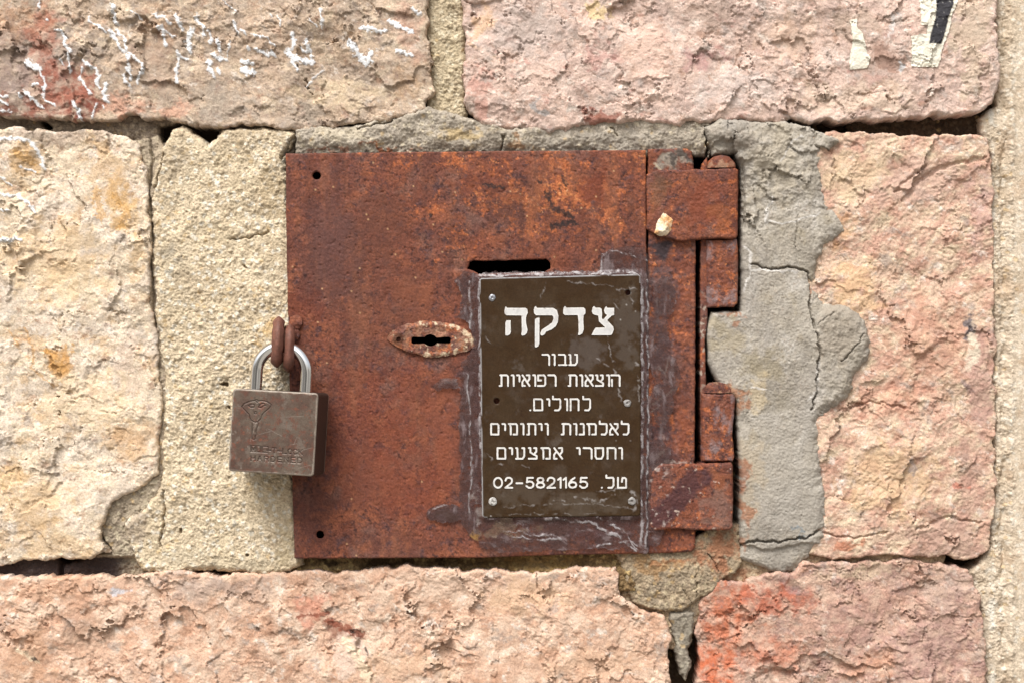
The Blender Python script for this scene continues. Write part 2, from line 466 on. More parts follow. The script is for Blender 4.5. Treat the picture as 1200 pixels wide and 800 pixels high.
W1 += [(Z8(p), w_) for p, w_ in [
    ([(45, 165), (70, 240), (70, 290)], 3), ([(70, 200), (130, 230)], 2.4), ([(140, 95), (165, 150), (180, 190)], 4),
    ([(270, 90), (275, 130), (310, 170), (310, 230)], 4), ([(235, 190), (205, 260), (230, 320)], 6), ([(340, 190), (365, 250), (350, 265)], 3),
    ([(400, 250), (410, 310)], 4.5), ([(370, 340), (400, 365), (450, 375)], 5), ([(470, 265), (460, 350)], 1.6), ([(150, 335), (205, 370)], 4),
    ([(155, 370), (140, 440), (135, 500), (150, 520)], 4), ([(345, 380), (345, 430), (375, 475)], 5), ([(400, 420), (415, 460)], 3),
    ([(500, 130), (510, 180), (530, 210)], 2.6), ([(550, 185), (580, 215)], 3), ([(620, 210), (670, 240)], 2.6), ([(690, 225), (755, 290)], 2.4),
    ([(640, 310), (690, 330), (755, 345)], 5), ([(580, 290), (600, 310)], 2.2), ([(550, 380), (610, 400)], 5), ([(560, 430), (590, 460), (615, 450)], 8),
    ([(860, 200), (880, 250), (870, 300)], 5), ([(840, 320), (870, 370), (930, 375), (985, 390)], 8), ([(950, 260), (975, 330), (990, 390)], 5), ([(865, 380), (895, 440)], 4.4), ([(920, 310), (960, 320)], 4),
    ([(780, 100), (800, 170)], 2), ([(725, 85), (740, 110)], 2), ([(1040, 60), (1055, 120), (1050, 180)], 3), ([(975, 120), (1020, 170)], 2.2), ([(430, 0), (520, 80)], 1.6), ([(1060, 430), (1000, 480), (960, 540)], 2)]]
W1 += [([(423, 33), (450, 37)], 5), ([(410, 50), (420, 65), (430, 75), (436, 62)], 8), ([(457, 25), (483, 37)], 5), ([(465, 60), (483, 65)], 4.5), ([(483, 10), (492, 17)], 3.4)]
W3 = [([(-5, 163), (23, 162), (40, 170), (48, 187), (50, 197)], 3.6), ([(23, 195), (40, 202)], 2.2), ([(-5, 227), (20, 230), (33, 237), (42, 250)], 4.2), ([(-5, 282), (23, 280)], 5), ([(0, 207), (13, 217)], 2.4), ([(-5, 245), (10, 248)], 3)]
WHITE = (250, 250, 250)

# outlines of the blocks, traced in photo pixels
S1 = [(-210, -150), (498, -150), (500, 0), (505, 60), (508, 110), (500, 128), (470, 138), (430, 146), (390, 148), (350, 150), (300, 146), (262, 149), (230, 147), (200, 141), (150, 138), (100, 141), (50, 138), (0, 135), (-210, 133)]
S2 = [(543, -150), (543, 0), (544, 60), (543, 120), (552, 138), (572, 147), (600, 151), (640, 154), (670, 150), (700, 145), (740, 141), (790, 145), (820, 144), (860, 142), (930, 140), (960, 142), (1000, 140), (1080, 136), (1150, 130), (1165, 124), (1173, 105), (1172, 60), (1170, 0), (1170, -150)]
S3 = [(-210, 152), (0, 151), (60, 150), (120, 152), (158, 165), (166, 190), (172, 215), (175, 300), (179, 370), (187, 420), (187, 500), (186, 553), (160, 572), (130, 590), (118, 620), (126, 648), (70, 655), (40, 656), (0, 662), (-210, 664)]
S4 = [(-210, 675), (40, 674), (100, 675), (150, 673), (215, 672), (260, 673), (330, 673), (400, 669), (450, 665), (560, 668), (640, 668), (700, 664), (722, 666), (730, 698), (745, 711), (760, 716), (780, 722), (786, 760), (789, 800), (789, 950), (-210, 950)]
S5 = [(818, 800), (816, 740), (824, 704), (846, 680), (870, 682), (900, 674), (925, 668), (948, 657), (1000, 661), (1060, 657), (1110, 662), (1136, 668), (1150, 700), (1155, 750), (1158, 950), (814, 950)]
S6 = [(950, 157), (1000, 156), (1060, 158), (1158, 160), (1164, 200), (1167, 300), (1167, 420), (1168, 600), (1160, 643), (1146, 654), (1100, 653), (1040, 651), (985, 656), (950, 650), (945, 500), (945, 300)]
M2 = [(186, 172), (200, 151), (216, 147), (232, 158), (242, 168), (252, 163), (260, 149), (280, 147), (345, 152), (350, 160), (336, 178), (346, 300), (346, 500), (350, 640), (356, 664), (340, 672), (310, 677), (250, 668), (215, 672), (190, 677), (165, 668), (150, 640), (142, 615), (165, 594), (186, 570), (191, 500), (189, 430), (180, 360), (178, 300), (176, 215)]

C1 = [(824, 150), (845, 138), (870, 140), (900, 143), (930, 142), (960, 152), (986, 165), (968, 180), (963, 190), (966, 235), (985, 252), (993, 272), (970, 287), (957, 305), (955, 335), (965, 357), (990, 357), (1008, 370), (1021, 400), (1018, 420), (1003, 440), (1000, 455), (975, 480), (960, 492), (963, 545), (968, 605), (968, 630), (945, 655), (935, 668), (915, 674), (885, 662), (866, 654), (866, 545), (862, 470), (842, 452), (829, 425), (828, 385), (834, 366), (868, 364), (870, 200), (862, 180), (836, 182)]

def sd_c1(U, V):
    k = sstep(885, 925, U)
    return rough(C1, .9, 12, 54)(U, V) * (1 - k) + rough(C1, 2.2, 10, 58)(U, V) * k
def c_s1(U, V, D):
    c = fill(U, C(209, 183, 157))
    c = layer(c, U, V, C(180, 160, 141), 46, .05, .25, 1, .85, 1.6, .5)
    c = layer(c, U, V, C(226, 205, 177), 30, .18, .2, 2, .8)
    c = layer(c, U, V, C(158, 144, 134), 22, .25, .15, 3, .6, 1.8, .6)
    c = mottle(c, U, V, 930)
    c = blobs(c, U, V, [(60, 60, 55, 30, (167, 151, 140), 0.80), (20, 25, 60, 22, (204, 161, 129), 0.70), (70, 105, 50, 38, (178, 118, 100), 0.60), (45, 55, 22, 55, (185, 132, 110), 0.48), (20, 95, 30, 18, (169, 148, 141), 0.70), (140, 125, 40, 15, (217, 166, 140), 0.80), (210, 130, 26, 12, (219, 169, 143), 0.70), (105, 130, 22, 9, (142, 82, 67), 0.56), (40, 130, 50, 9, (153, 98, 82), 0.48), (260, 120, 45, 22, (189, 173, 156), 0.70), (190, 45, 22, 40, (188, 150, 119), 0.50), (400, 112, 70, 20, (224, 201, 167), 0.60), (360, 130, 22, 18, (167, 152, 136), 0.80), (480, 100, 24, 22, (185, 152, 120), 0.60), (480, 40, 14, 45, (210, 169, 147), 0.60)], 60)
    c = blobs(c, U, V, [(20, 80, 70, 60, (158, 136, 124), .6), (78, 110, 46, 34, (166, 96, 76), .75), (50, 40, 22, 46, (180, 112, 88), .6), (30, 128, 70, 9, (140, 82, 64), .7), (100, 128, 26, 10, (128, 66, 52), .75), (180, 75, 40, 40, (176, 152, 134), .5), (300, 60, 60, 30, (192, 164, 140), .5)], 934)
    c = layer(c, U, V, C(206, 186, 166), 15, .16, .25, 932, .6)
    c = layer(c, U, V, C(150, 122, 108), 10, .28, .2, 933, .55)
    m = paintmask(U, V, W1, 70)
    return mixc(c, C(*WHITE), m)
def h_s1(U, V, D): return rock(U, V, D, 11, 11, .44, 1.25, 4, 5) + 1.1 * paintmask(U, V, W1, 70)
sheet('stone_block', M_stone, wall, (-180, -120, 515, 160), 1.0, rough(S1, 3.2, 18, 20), h_s1, -55, c_s1, h0=10, label='beige and reddish stone block splashed with white paint')

def c_s2(U, V, D):
    c = fill(U, C(226, 196, 179))
    c = layer(c, U, V, C(203, 176, 163), 40, .05, .22, 5, .85, 1.4, -.3)
    c = layer(c, U, V, C(238, 212, 196), 26, .15, .2, 6, .8)
    c = layer(c, U, V, C(200, 144, 131), 24, .33, .12, 7, .55, 1.6, .4)
    c = layer(c, U, V, C(189, 176, 168), 20, .28, .14, 8, .6)
    c = mottle(c, U, V, 940)
    c = blobs(c, U, V, [(625, 35, 55, 40, (206, 187, 176), 0.75), (565, 30, 18, 30, (238, 196, 154), 0.60), (560, 110, 16, 30, (205, 150, 133), 0.60), (705, 70, 45, 14, (192, 132, 123), 0.48), (700, 138, 26, 9, (161, 92, 72), 0.68), (700, 12, 16, 10, (226, 197, 144), 0.70), (635, 128, 12, 10, (177, 172, 168), 0.80), (820, 68, 30, 12, (193, 139, 137), 0.48), (830, 15, 45, 22, (175, 152, 137), 0.60), (1005, 25, 35, 22, (189, 165, 146), 0.70), (1035, 62, 22, 20, (176, 140, 122), 0.75), (1025, 92, 18, 12, (193, 140, 125), 0.40), (1140, 40, 28, 90, (215, 193, 168), 0.70), (1000, 115, 90, 22, (230, 204, 180), 0.60), (1045, 30, 5, 12, (238, 230, 223), 0.70), (1052, 75, 6, 5, (225, 222, 220), 0.90), (930, 40, 40, 35, (230, 196, 170), 0.50), (860, 105, 60, 22, (221, 206, 197), 0.50), (760, 60, 40, 40, (235, 200, 180), 0.60)], 64)
    return c
H2 = lambda U, V, D: rock(U, V, D, 23, 16, .48, 1.1, 5, 8)
sheet('stone_block', M_stone, wall, (530, -120, 1185, 165), 1.0, rough(S2, 3.4, 20, 24), H2, -55, c_s2, h0=16, label='pale pink stone block above the rusty door')

def c_s3(U, V, D):
    c = fill(U, C(238, 218, 190))
    c = layer(c, U, V, C(238, 220, 200), 55, 0, .2, 9, .8, 1.2, .3)
    c = layer(c, U, V, C(219, 184, 142), 36, .2, .16, 10, .7, 1.3, -.5)
    c = layer(c, U, V, C(206, 184, 159), 22, .25, .14, 11, .7)
    c = layer(c, U, V, C(194, 174, 153), 90, .32, .12, 12, .6)
    c = mottle(c, U, V, 950)
    c = blobs(c, U, V, [(140, 240, 18, 40, (212, 170, 114), .8), (68, 425, 16, 22, (213, 160, 93), .9), (30, 400, 8, 22, (211, 161, 104), .5), (110, 290, 40, 20, (195, 179, 160), .6), (25, 185, 25, 18, (212, 172, 123), .7), (60, 160, 80, 14, (189, 167, 147), .7), (160, 290, 12, 60, (224, 190, 143), .5), (155, 515, 30, 25, (214, 176, 135), .6), (15, 560, 25, 22, (224, 186, 134), .6), (90, 330, 40, 30, (238, 215, 179), .6), (60, 580, 50, 30, (239, 217, 188), .6), (150, 430, 20, 50, (221, 196, 174), .6), (60, 640, 60, 18, (230, 196, 153), .6), (180, 360, 6, 80, (199, 181, 162), .6)], 68)
    c = mixc(c, C(216, 164, 104), .65 * paintmask(U, V, [([(62, 415), (74, 412), (80, 428), (70, 442), (62, 430)], 9), ([(28, 385), (38, 410), (36, 432), (62, 452)], 3.4), ([(10, 388), (20, 404)], 2)], 952))
    c = mixc(c, C(215, 162, 87), .55 * paintmask(U, V, [([(112, 225), (118, 255)], 11), ([(134, 230), (150, 250), (140, 268)], 9), ([(20, 178), (36, 190)], 10)], 954))
    c = blobs(c, U, V, [(60, 300, 70, 50, (240, 206, 160), .5), (100, 470, 70, 40, (240, 212, 172), .5), (40, 590, 50, 36, (230, 190, 138), .5), (120, 200, 30, 30, (226, 186, 136), .5), (150, 520, 22, 30, (214, 172, 128), .5)], 956)
    return mixc(c, C(248, 247, 245), paintmask(U, V, W3, 74))
sheet('stone_block', M_stone, wall, (-180, 140, 200, 675), 1.0, rough(S3, 3, 20, 28), lambda U, V, D: rock(U, V, D, 37, 7, .44, .95, 4, 4) + paintmask(U, V, W3, 74), -55, c_s3, h0=6, label='cream and ochre stone block at the far left')

def c_s4(U, V, D):
    c = fill(U, C(223, 184, 157))
    c = layer(c, U, V, C(235, 206, 181), 42, .05, .2, 13, .8, 1.3, .4)
    c = layer(c, U, V, C(200, 154, 125), 34, .16, .16, 14, .75, 1.3, -.4)
    c = layer(c, U, V, C(186, 160, 144), 24, .3, .13, 15, .6)
    c = layer(c, U, V, C(245, 225, 203), 26, .33, .12, 16, .7)
    c = mottle(c, U, V, 960)
    c = blobs(c, U, V, [(250, 690, 70, 16, (183, 158, 142), .7), (60, 690, 70, 20, (218, 169, 136), .6), (35, 770, 40, 30, (204, 159, 126), .6), (95, 735, 20, 35, (186, 148, 122), .5), (135, 690, 14, 8, (222, 220, 224), .8), (360, 715, 22, 20, (223, 151, 125), .6), (395, 740, 22, 14, (148, 101, 84), .65), (560, 690, 150, 16, (235, 204, 179), .6), (620, 700, 60, 25, (224, 184, 148), .6), (460, 780, 80, 24, (226, 186, 152), .5), (690, 780, 80, 24, (224, 184, 153), .6), (410, 765, 22, 30, (237, 210, 191), .7)], 72)
    c = mixc(c, C(148, 80, 58), .8 * paintmask(U, V, [([(385, 728), (405, 738), (424, 744)], 9), ([(350, 722), (385, 720)], 4)], 962))
    c = mixc(c, C(250, 226, 193), .7 * paintmask(U, V, [([(405, 752), (418, 768), (432, 795)], 12), ([(20, 760), (45, 775)], 5)], 963))
    c = mixc(c, C(54, 44, 38), .9 * paintmask(U, V, [([(39, 770), (43, 773)], 4), ([(411, 738), (414, 742)], 3), ([(428, 758), (430, 768)], 2.4)], 965))
    return c
sheet('stone_block', M_stone, wall, (-180, 655, 800, 920), 1.0, rough(S4, 3.2, 18, 32), lambda U, V, D: rock(U, V, D, 53, 11, .48, 1.0, 4, 5), -55, c_s4, h0=12, label='broad peach stone block under the rusty door')

def c_s5(U, V, D):
    c = fill(U, C(201, 161, 141))
    c = layer(c, U, V, C(218, 186, 163), 36, .1, .2, 17, .8)
    c = layer(c, U, V, C(175, 141, 131), 30, .12, .16, 18, .75, 1.3, -.4)
    c = layer(c, U, V, C(187, 166, 150), 22, .28, .12, 19, .7)
    c = mottle(c, U, V, 970)
    c = blobs(c, U, V, [(860, 720, 40, 55, (202, 124, 92), 0.8), (905, 705, 62, 20, (200, 120, 92), 0.75), (842, 785, 34, 26, (210, 116, 78), 0.8), (910, 765, 50, 24, (200, 132, 104), 0.6), (870, 750, 30, 20, (214, 176, 152), .6), (1010, 670, 60, 12, (203, 179, 152), 0.80), (1110, 690, 40, 22, (195, 168, 152), 0.70), (930, 690, 22, 12, (179, 150, 147), 0.70), (1040, 720, 70, 40, (192, 151, 132), 0.50), (1090, 770, 55, 40, (186, 147, 136), 0.60), (1020, 780, 35, 20, (218, 161, 130), 0.60), (890, 790, 20, 16, (221, 196, 177), 0.70)], 76)
    c = blobs(c, U, V, [(850, 745, 30, 70, (202, 116, 80), .55), (905, 700, 55, 18, (196, 112, 86), .5), (835, 790, 26, 24, (206, 108, 68), .6), (900, 770, 46, 22, (196, 122, 94), .5), (1000, 735, 40, 40, (176, 136, 126), .4), (1100, 740, 50, 40, (180, 146, 136), .5)], 974)
    c = layer(c, U, V, C(214, 182, 160), 15, .1, .25, 972, .65)
    c = layer(c, U, V, C(158, 126, 116), 10, .26, .2, 973, .6)
    return c
sheet('stone_block', M_stone, wall, (800, 645, 1170, 920), 1.0, rough(S5, 3.4, 18, 36), lambda U, V, D: rock(U, V, D, 67, 9, .56, 1.0, 4, 5), -55, c_s5, h0=10, label='red and mauve stone block at the lower right')

def h_s6(U, V, D):
    h = rock(U, V, D, 83, 7, .36, .9, 3, 4, 1.0, .6)
    a = fbm(U, V, 60, 2, 301) * 1.2
    wu = U + fbm(U, V, 40, 3, 302) * 30; wv = V + fbm(U, V, 40, 3, 303) * 30
    r1 = fbm(wu, wv, 26, 4, 304, 2.2, -.65, .55, True)
    sw = cracks(U, V, [([(1060, 235), (1075, 215), (1095, 200), (1120, 192), (1150, 186)], 2.5, 1), ([(1050, 225), (1064, 210), (1085, 195)], 1.6, 1), ([(985, 480), (1020, 470), (1060, 478)], 1.5, 1), ([(1075, 620), (1110, 606), (1150, 612)], 1.4, 1), ([(962, 625), (1000, 630), (1040, 622)], 1.2, 1)], 306)
    return h + 1.3 * r1 + 5 * fbm(U, V, 55, 2, 307) + .9 * fbm(U, V, 4, 3, 305) - 3 * sw
def c_s6(U, V, D):
    c = fill(U, C(222, 190, 165))
    c = layer(c, U, V, C(233, 210, 178), 30, .08, .18, 21, .8, 2.0, -.65)
    c = layer(c, U, V, C(204, 156, 136), 30, .06, .2, 22, .75, 1.6, -.5)
    c = layer(c, U, V, C(187, 160, 144), 26, .3, .13, 23, .55)
    c = layer(c, U, V, C(244, 227, 204), 14, .36, .1, 24, .6, 2.0, -.7)
    c = mottle(c, U, V, 980)
    c = blobs(c, U, V, [(1080, 210, 70, 30, (211, 176, 158), .7), (1000, 205, 40, 30, (227, 199, 163), .6), (1000, 340, 40, 40, (229, 190, 145), .6), (985, 275, 12, 26, (217, 169, 125), .6), (1090, 400, 60, 60, (203, 151, 126), .6), (1050, 470, 50, 24, (204, 144, 119), .5), (1150, 450, 20, 80, (190, 151, 137), .7), (1150, 250, 14, 60, (198, 159, 148), .6), (1040, 560, 60, 50, (222, 186, 145), .6), (1110, 630, 50, 26, (191, 156, 139), .75), (1140, 560, 22, 60, (190, 151, 134), .6), (1135, 388, 11, 8, (118, 109, 110), .9), (1138, 380, 7, 5, (104, 96, 100), .8), (1132, 452, 9, 12, (159, 138, 133), .7), (1072, 555, 8, 10, (180, 161, 150), .8), (1140, 410, 8, 22, (237, 222, 197), .8), (995, 640, 20, 5, (193, 123, 91), .7), (1130, 570, 8, 6, (197, 121, 98), .7)], 80)
    return c
sheet('stone_block', M_stone, wall, (935, 145, 1180, 668), 1.0, lambda U, V: np.minimum(rough(S6, 2.8, 18, 40)(U, V), 14 - sd_c1(U, V)), h_s6, -55, c_s6, h0=8, label='tan and pink swirl-grained stone block right of the grey cement')

# coarse render beside the door, and joints
def gritty(U, V, D, seed, base, amp=1.0, edge=8, drop=16):
    h = 4 * fbm(U, V, 60, 3, seed) + 1.8 * fbm(U, V, 20, 4, seed + 1, gain=.55)
    wu = U + 2 * fbm(U, V, 4, 2, seed + 5); wv = V + 2 * fbm(U, V, 4, 2, seed + 6)
    d1, i1 = cells(wu, wv, 8, seed + 2); d2, i2 = cells(wu, wv, 3.6, seed + 3)
    h = h + 2.4 * (i1 > .7) * np.clip(.55 - d1, 0, 1) * 1.6 + 1.1 * np.clip(.6 - d2, 0, 1) * (.4 + i2)
    h = h - 1.8 * sstep(.42, .6, fbm(U, V, 7, 3, seed + 4)) + .7 * fbm(U, V, 3.3, 2, seed + 7, ang=.5) + .4 * grain(U, seed + 8)
    e = np.clip(D / edge, 0, 1)
    return base + amp * h - drop * (1 - np.sqrt(1 - (1 - e) ** 2))
def gritcol(U, V, seed, a, b, c3, g=(240, 226, 196)):
    c = fill(U, C(*a))
    c = layer(c, U, V, C(*b), 50, .05, .22, seed, .8)
    c = layer(c, U, V, C(*c3), 15, .16, .2, seed + 1, .65)
    c = layer(c, U, V, C(*c3), 60, .22, .2, seed + 3, .5)
    d1, i1 = cells(U + 2 * fbm(U, V, 5, 2, seed + 6), V + 2 * fbm(U, V, 5, 2, seed + 7), 6, seed + 2)
    c = mixc(c, C(*g), .75 * (i1 > .72) * sstep(.5, .3, d1))
    c = mixc(c, C(218, 184, 130), .5 * (i1 < .06) * sstep(.5, .3, d1))
    c = c * (1 + .12 * fbm(U, V, 6, 3, seed + 4, gain=.7) + .095 * grain(U, seed + 5))[..., None]
    return c
CR_M2 = [([(190, 576), (193, 600), (187, 640)], .9, 7), ([(270, 281), (290, 279), (316, 271)], .8, 5), ([(330, 185), (338, 168), (348, 158)], 1.2, 8), ([(176, 235), (184, 205), (192, 180)], 1.0, 7), ([(284, 310), (287, 314)], 1, 6), ([(262, 449), (264, 450)], 2.4, 12), ([(267, 476), (268, 478)], 1.2, 8), ([(211, 621), (212, 622)], 1.8, 8), ([(288, 649), (290, 650)], 1.5, 8)]
def c_m2(U, V, D):
    c = gritcol(U, V, 420, (230, 211, 180), (218, 198, 165), (196, 176, 147), (246, 238, 220))
    c = blobs(c, U, V, [(200, 300, 18, 16, (176, 162, 140), .8), (205, 190, 16, 24, (186, 168, 142), .7), (320, 220, 16, 50, (184, 162, 128), .6), (300, 160, 40, 10, (196, 176, 146), .6), (160, 610, 22, 22, (176, 158, 138), .7), (320, 390, 14, 14, (214, 168, 90), .5), (260, 660, 90, 10, (206, 190, 162), .6), (335, 640, 12, 40, (196, 176, 140), .6)], 84)
    return c
sheet('mortar_patch', M_mortar, wall, (130, 140, 362, 682), 1.0, rough(M2, 2.2, 12, 44), lambda U, V, D: gritty(U, V, D, 430, 4, 1.0) - cracks(U, V, CR_M2), -50, c_m2, h0=4, label='coarse sandy mortar left of the rusty door')
M1 = [(494, -150), (548, -150), (547, 60), (546, 118), (548, 150), (500, 150), (500, 120), (500, 60)]
sheet('mortar_joint', M_mortar, wall, (490, -120, 555, 152), 1.0, rough(M1, 1.5, 10, 46), lambda U, V, D: gritty(U, V, D, 440, -3, 1.2, 8, 8), -50, lambda U, V, D: gritcol(U, V, 441, (214, 196, 164), (202, 184, 152), (178, 160, 132)), h0=0)
JT = [(-210, 128), (330, 136), (352, 150), (345, 190), (180, 182), (160, 175), (120, 160), (-210, 158)]
JH = [[(44, 141), (50, 140), (60, 150), (55, 152)], [(186, 148), (214, 143), (236, 150), (258, 149), (250, 166), (240, 172), (228, 156), (205, 150), (192, 166), (186, 164)]]
sheet('mortar_joint', M_mortar, wall, (-180, 120, 360, 192), 1.0, rough(JT, 1.2, 10, 48, holes=JH), lambda U, V, D: gritty(U, V, D, 450, -10, 1.3, 5, 8), -50, lambda U, V, D: gritcol(U, V, 451, (166, 148, 128), (146, 130, 112), (116, 102, 88), (190, 172, 148)), h0=-6)
JB = [(-210, 650), (60, 650), (70, 662), (130, 645), (110, 620), (120, 580), (190, 550), (190, 690), (-210, 690)]
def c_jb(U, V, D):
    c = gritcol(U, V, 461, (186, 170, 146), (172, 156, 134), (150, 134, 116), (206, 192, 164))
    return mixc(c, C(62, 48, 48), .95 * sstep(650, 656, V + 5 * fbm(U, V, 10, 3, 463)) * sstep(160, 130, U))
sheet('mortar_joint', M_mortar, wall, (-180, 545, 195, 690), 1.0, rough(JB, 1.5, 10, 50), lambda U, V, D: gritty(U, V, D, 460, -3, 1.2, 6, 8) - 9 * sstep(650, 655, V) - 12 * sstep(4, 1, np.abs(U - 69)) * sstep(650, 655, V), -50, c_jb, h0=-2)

# cement along the top of the door
CT = [(346, 152), (360, 148), (400, 150), (470, 138), (500, 124), (560, 140), (600, 150), (720, 138), (830, 140), (836, 150), (832, 184), (560, 186), (346, 186)]
CR_CT = [([(590, 160), (587, 182)], .9, 7), ([(717, 150), (724, 160)], .8, 5), ([(826, 150), (829, 186)], 1.6, 18), ([(420, 152), (440, 146), (460, 142)], .8, 6)]
def c_ct(U, V, D):
    c = gritcol(U, V, 471, (190, 178, 160), (174, 162, 146), (150, 138, 122), (210, 196, 170))
    c = blobs(c, U, V, [(540, 160, 40, 14, (194, 168, 120), .7), (400, 158, 40, 8, (206, 192, 166), .6), (700, 165, 110, 12, (172, 162, 148), .7), (455, 174, 40, 4, (158, 84, 40), .8), (610, 170, 10, 8, (160, 110, 60), .6), (390, 176, 30, 3, (140, 78, 48), .6)], 88)
    return c
sheet('cement_joint', M_cement, wall, (340, 118, 842, 190), 1.0, rough(CT, 1.6, 12, 52), lambda U, V, D: gritty(U, V, D, 470, 1, 1.0, 6, 8) + 6 * fbm(U, V, 30, 3, 474) + 7 * sstep(188, 160, V) - cracks(U, V, CR_CT), -50, c_ct, h0=2)

JL = [(150, 165), (185, 158), (196, 180), (192, 300), (200, 420), (200, 560), (180, 600), (168, 560), (166, 420), (160, 300), (158, 200)]
sheet('mortar_joint', M_mortar, wall, (145, 150, 206, 605), 1.0, rough(JL, 1.5, 10, 66), lambda U, V, D: gritty(U, V, D, 540, -3, 1.0, 5, 6) - 7 * sstep(2.2, .5, np.abs(U - (178 + .02 * (V - 300) + 7 * fbm(U, V, 40, 3, 541)))), -50, lambda U, V, D: gritcol(U, V, 542, (188, 170, 146), (172, 156, 134), (150, 134, 116), (206, 190, 162)), h0=-2)
JF = [(830, 650), (870, 640), (950, 640), (1110, 648), (1104, 676), (960, 690), (880, 705), (820, 720), (800, 790), (806, 765), (780, 760), (776, 724), (740, 722), (722, 690), (722, 650)]
sheet('mortar_joint', M_mortar, wall, (715, 636, 1116, 795), 1.0, rough(JF, 1.5, 10, 68), lambda U, V, D: gritty(U, V, D, 545, -4, 1.0, 5, 6), -50, lambda U, V, D: blobs(gritcol(U, V, 546, (206, 182, 150), (190, 160, 130), (168, 140, 112), (222, 204, 174)), U, V, [(850, 680, 40, 26, (164, 116, 86), .8), (810, 740, 30, 40, (150, 136, 118), .8)], 116), h0=-3)
# smooth grey cement repair on the right
z6 = lambda l: [(800 + x / 3, 267 + y / 3) for x, y in l]
z9 = lambda l: [(800 + x / 3, 533 + y / 3) for x, y in l]
CR_C1 = [(z6([(240, 128), (300, 142), (380, 144), (436, 149)]), 1.1, 8), (z6([(436, 149), (450, 200), (446, 290), (460, 345), (482, 420), (476, 500), (470, 570), (452, 640)]), 1.0, 8), (z6([(404, -40), (395, 70)]), .5, 3), (z6([(470, 340), (530, 300)]), .5, 3), (z6([(560, 470), (600, 420), (640, 370)]), .6, 5), (z9([(205, 318), (260, 300), (330, 306), (430, 290), (500, 255)]), 1.3, 8)]
def h_c1(U, V, D):
    top = sstep(330, 200, V + 25 * fbm(U, V, 30, 3, 480) - .6 * np.clip(900 - U, -40, 60))
    h = 4 * fbm(U, V, 90, 3, 481) + 1.2 * fbm(U, V, 20, 4, 482) + .35 * fbm(U, V, 5, 3, 483)
    h = h + top * (.55 * plates(U + 14 * fbm(U, V, 16, 5, 484, gain=.6), V + 14 * fbm(U, V, 16, 5, 497, gain=.6), 30, 485, .4, .25) + 4.5 * fbm(U, V, 14, 5, 486, gain=.6))
    h = h + .7 * fbm(U, V, 30, 5, 498, .45, .1, .62) + .3 * grain(U, 499) - 1.5 * sstep(.4, .55, fbm(U, V, 6, 3, 478)) * sstep(0, .3, fbm(U, V, 50, 2, 479))
    pt = sstep(6, -6, poly_sdf(U + 8 * fbm(U, V, 14, 3, 487), V, z6([(470, 330), (520, 270), (600, 280), (665, 370), (660, 450), (600, 520), (560, 600), (470, 640)])) * -1)
    h = h + pt * (3 + 2.4 * fbm(U, V, 10, 4, 488))
    lump = np.exp(-(((U - 858) / 26) ** 2 + ((V - 158) / 16) ** 2)) * 12 + np.exp(-(((U - 895) / 18) ** 2 + ((V - 172) / 18) ** 2)) * 6
    low = sstep(0, 2.5, V - (638 + 4 * np.sin(U / 14) + 3 * fbm(U, V, 12, 3, 489)))
    h = h + lump - 3.5 * low
    h = h - 7 * sstep(2.2, 0, np.abs(U - (872 + 3 * fbm(U, V, 14, 3, 490)))) * sstep(186, 200, V) * sstep(275, 255, V)
    kr = sstep(900, 930, U)
    e = np.clip(D / (6 + 6 * kr), 0, 1)
    return 12 + h - .8 * cracks(U, V, CR_C1) - (12 - 4.5 * kr) * (1 - np.sqrt(1 - (1 - e) ** 2)) - kr * 1.5 * sstep(14, 0, D)
def c_c1(U, V, D):
    c = fill(U, C(184, 175, 161))
    c = layer(c, U, V, C(170, 160, 144), 60, .05, .22, 25, .8)
    c = layer(c, U, V, C(166, 154, 132), 28, .25, .15, 26, .7)
    c = layer(c, U, V, C(204, 197, 187), 40, .2, .16, 27, .6, .5, .2)
    c = layer(c, U, V, C(150, 141, 128), 18, .2, .2, 28, .5)
    c = layer(c, U, V, C(160, 152, 142), 70, .1, .2, 37, .6, .6)
    c = blobs(c, U, V, [(905, 190, 40, 50, (186, 174, 154), .7), (855, 160, 30, 16, (160, 148, 134), .7), (890, 425, 26, 22, (160, 148, 124), .7), (910, 470, 24, 18, (158, 148, 130), .6), (855, 395, 24, 22, (174, 160, 132), .6), (985, 390, 34, 40, (166, 154, 138), .7), (925, 560, 50, 90, (172, 164, 152), .6), (880, 560, 14, 60, (186, 170, 146), .6), (868, 470, 9, 20, (170, 110, 70), .7), (872, 600, 8, 50, (172, 112, 76), .65), (868, 560, 7, 40, (160, 96, 62), .6), (935, 618, 10, 4, (130, 140, 146), .7), (885, 460, 14, 30, (206, 184, 146), .5), (860, 372, 18, 5, (164, 104, 66), .6)], 92)
    w_ = cracks(U, V, [(z6([(240, 150), (330, 150), (400, 156)]), 1.2, 1), (z6([(210, 60), (240, 90), (235, 170), (215, 220)]), .9, 1), (z9([(235, 32 - 0), (300, 30)]), .1, .1), (z6([(240, 560), (310, 566)]), .6, 1), (z6([(480, 470), (470, 560), (440, 600)]), .7, 1), ([(905, 230), (895, 260), (925, 262), (960, 250)], .9, 1), ([(915, 190), (925, 170), (940, 160)], .8, .8)], 494)
    c = mixc(c, C(226, 220, 212), .85 * w_)
    d1, i1 = cells(U, V, 9, 495)
    return mixc(c, C(222, 212, 194), .5 * (i1 > .8) * sstep(.2, .08, d1) * sstep(-.1, .2, fbm(U, V, 40, 2, 496)))
sheet('cement_patch', M_cement, wall, (815, 128, 1030, 682), 1.0, sd_c1, h_c1, -50, c_c1, h0=10, label='smooth grey cement repair beside the hinges, cracked')

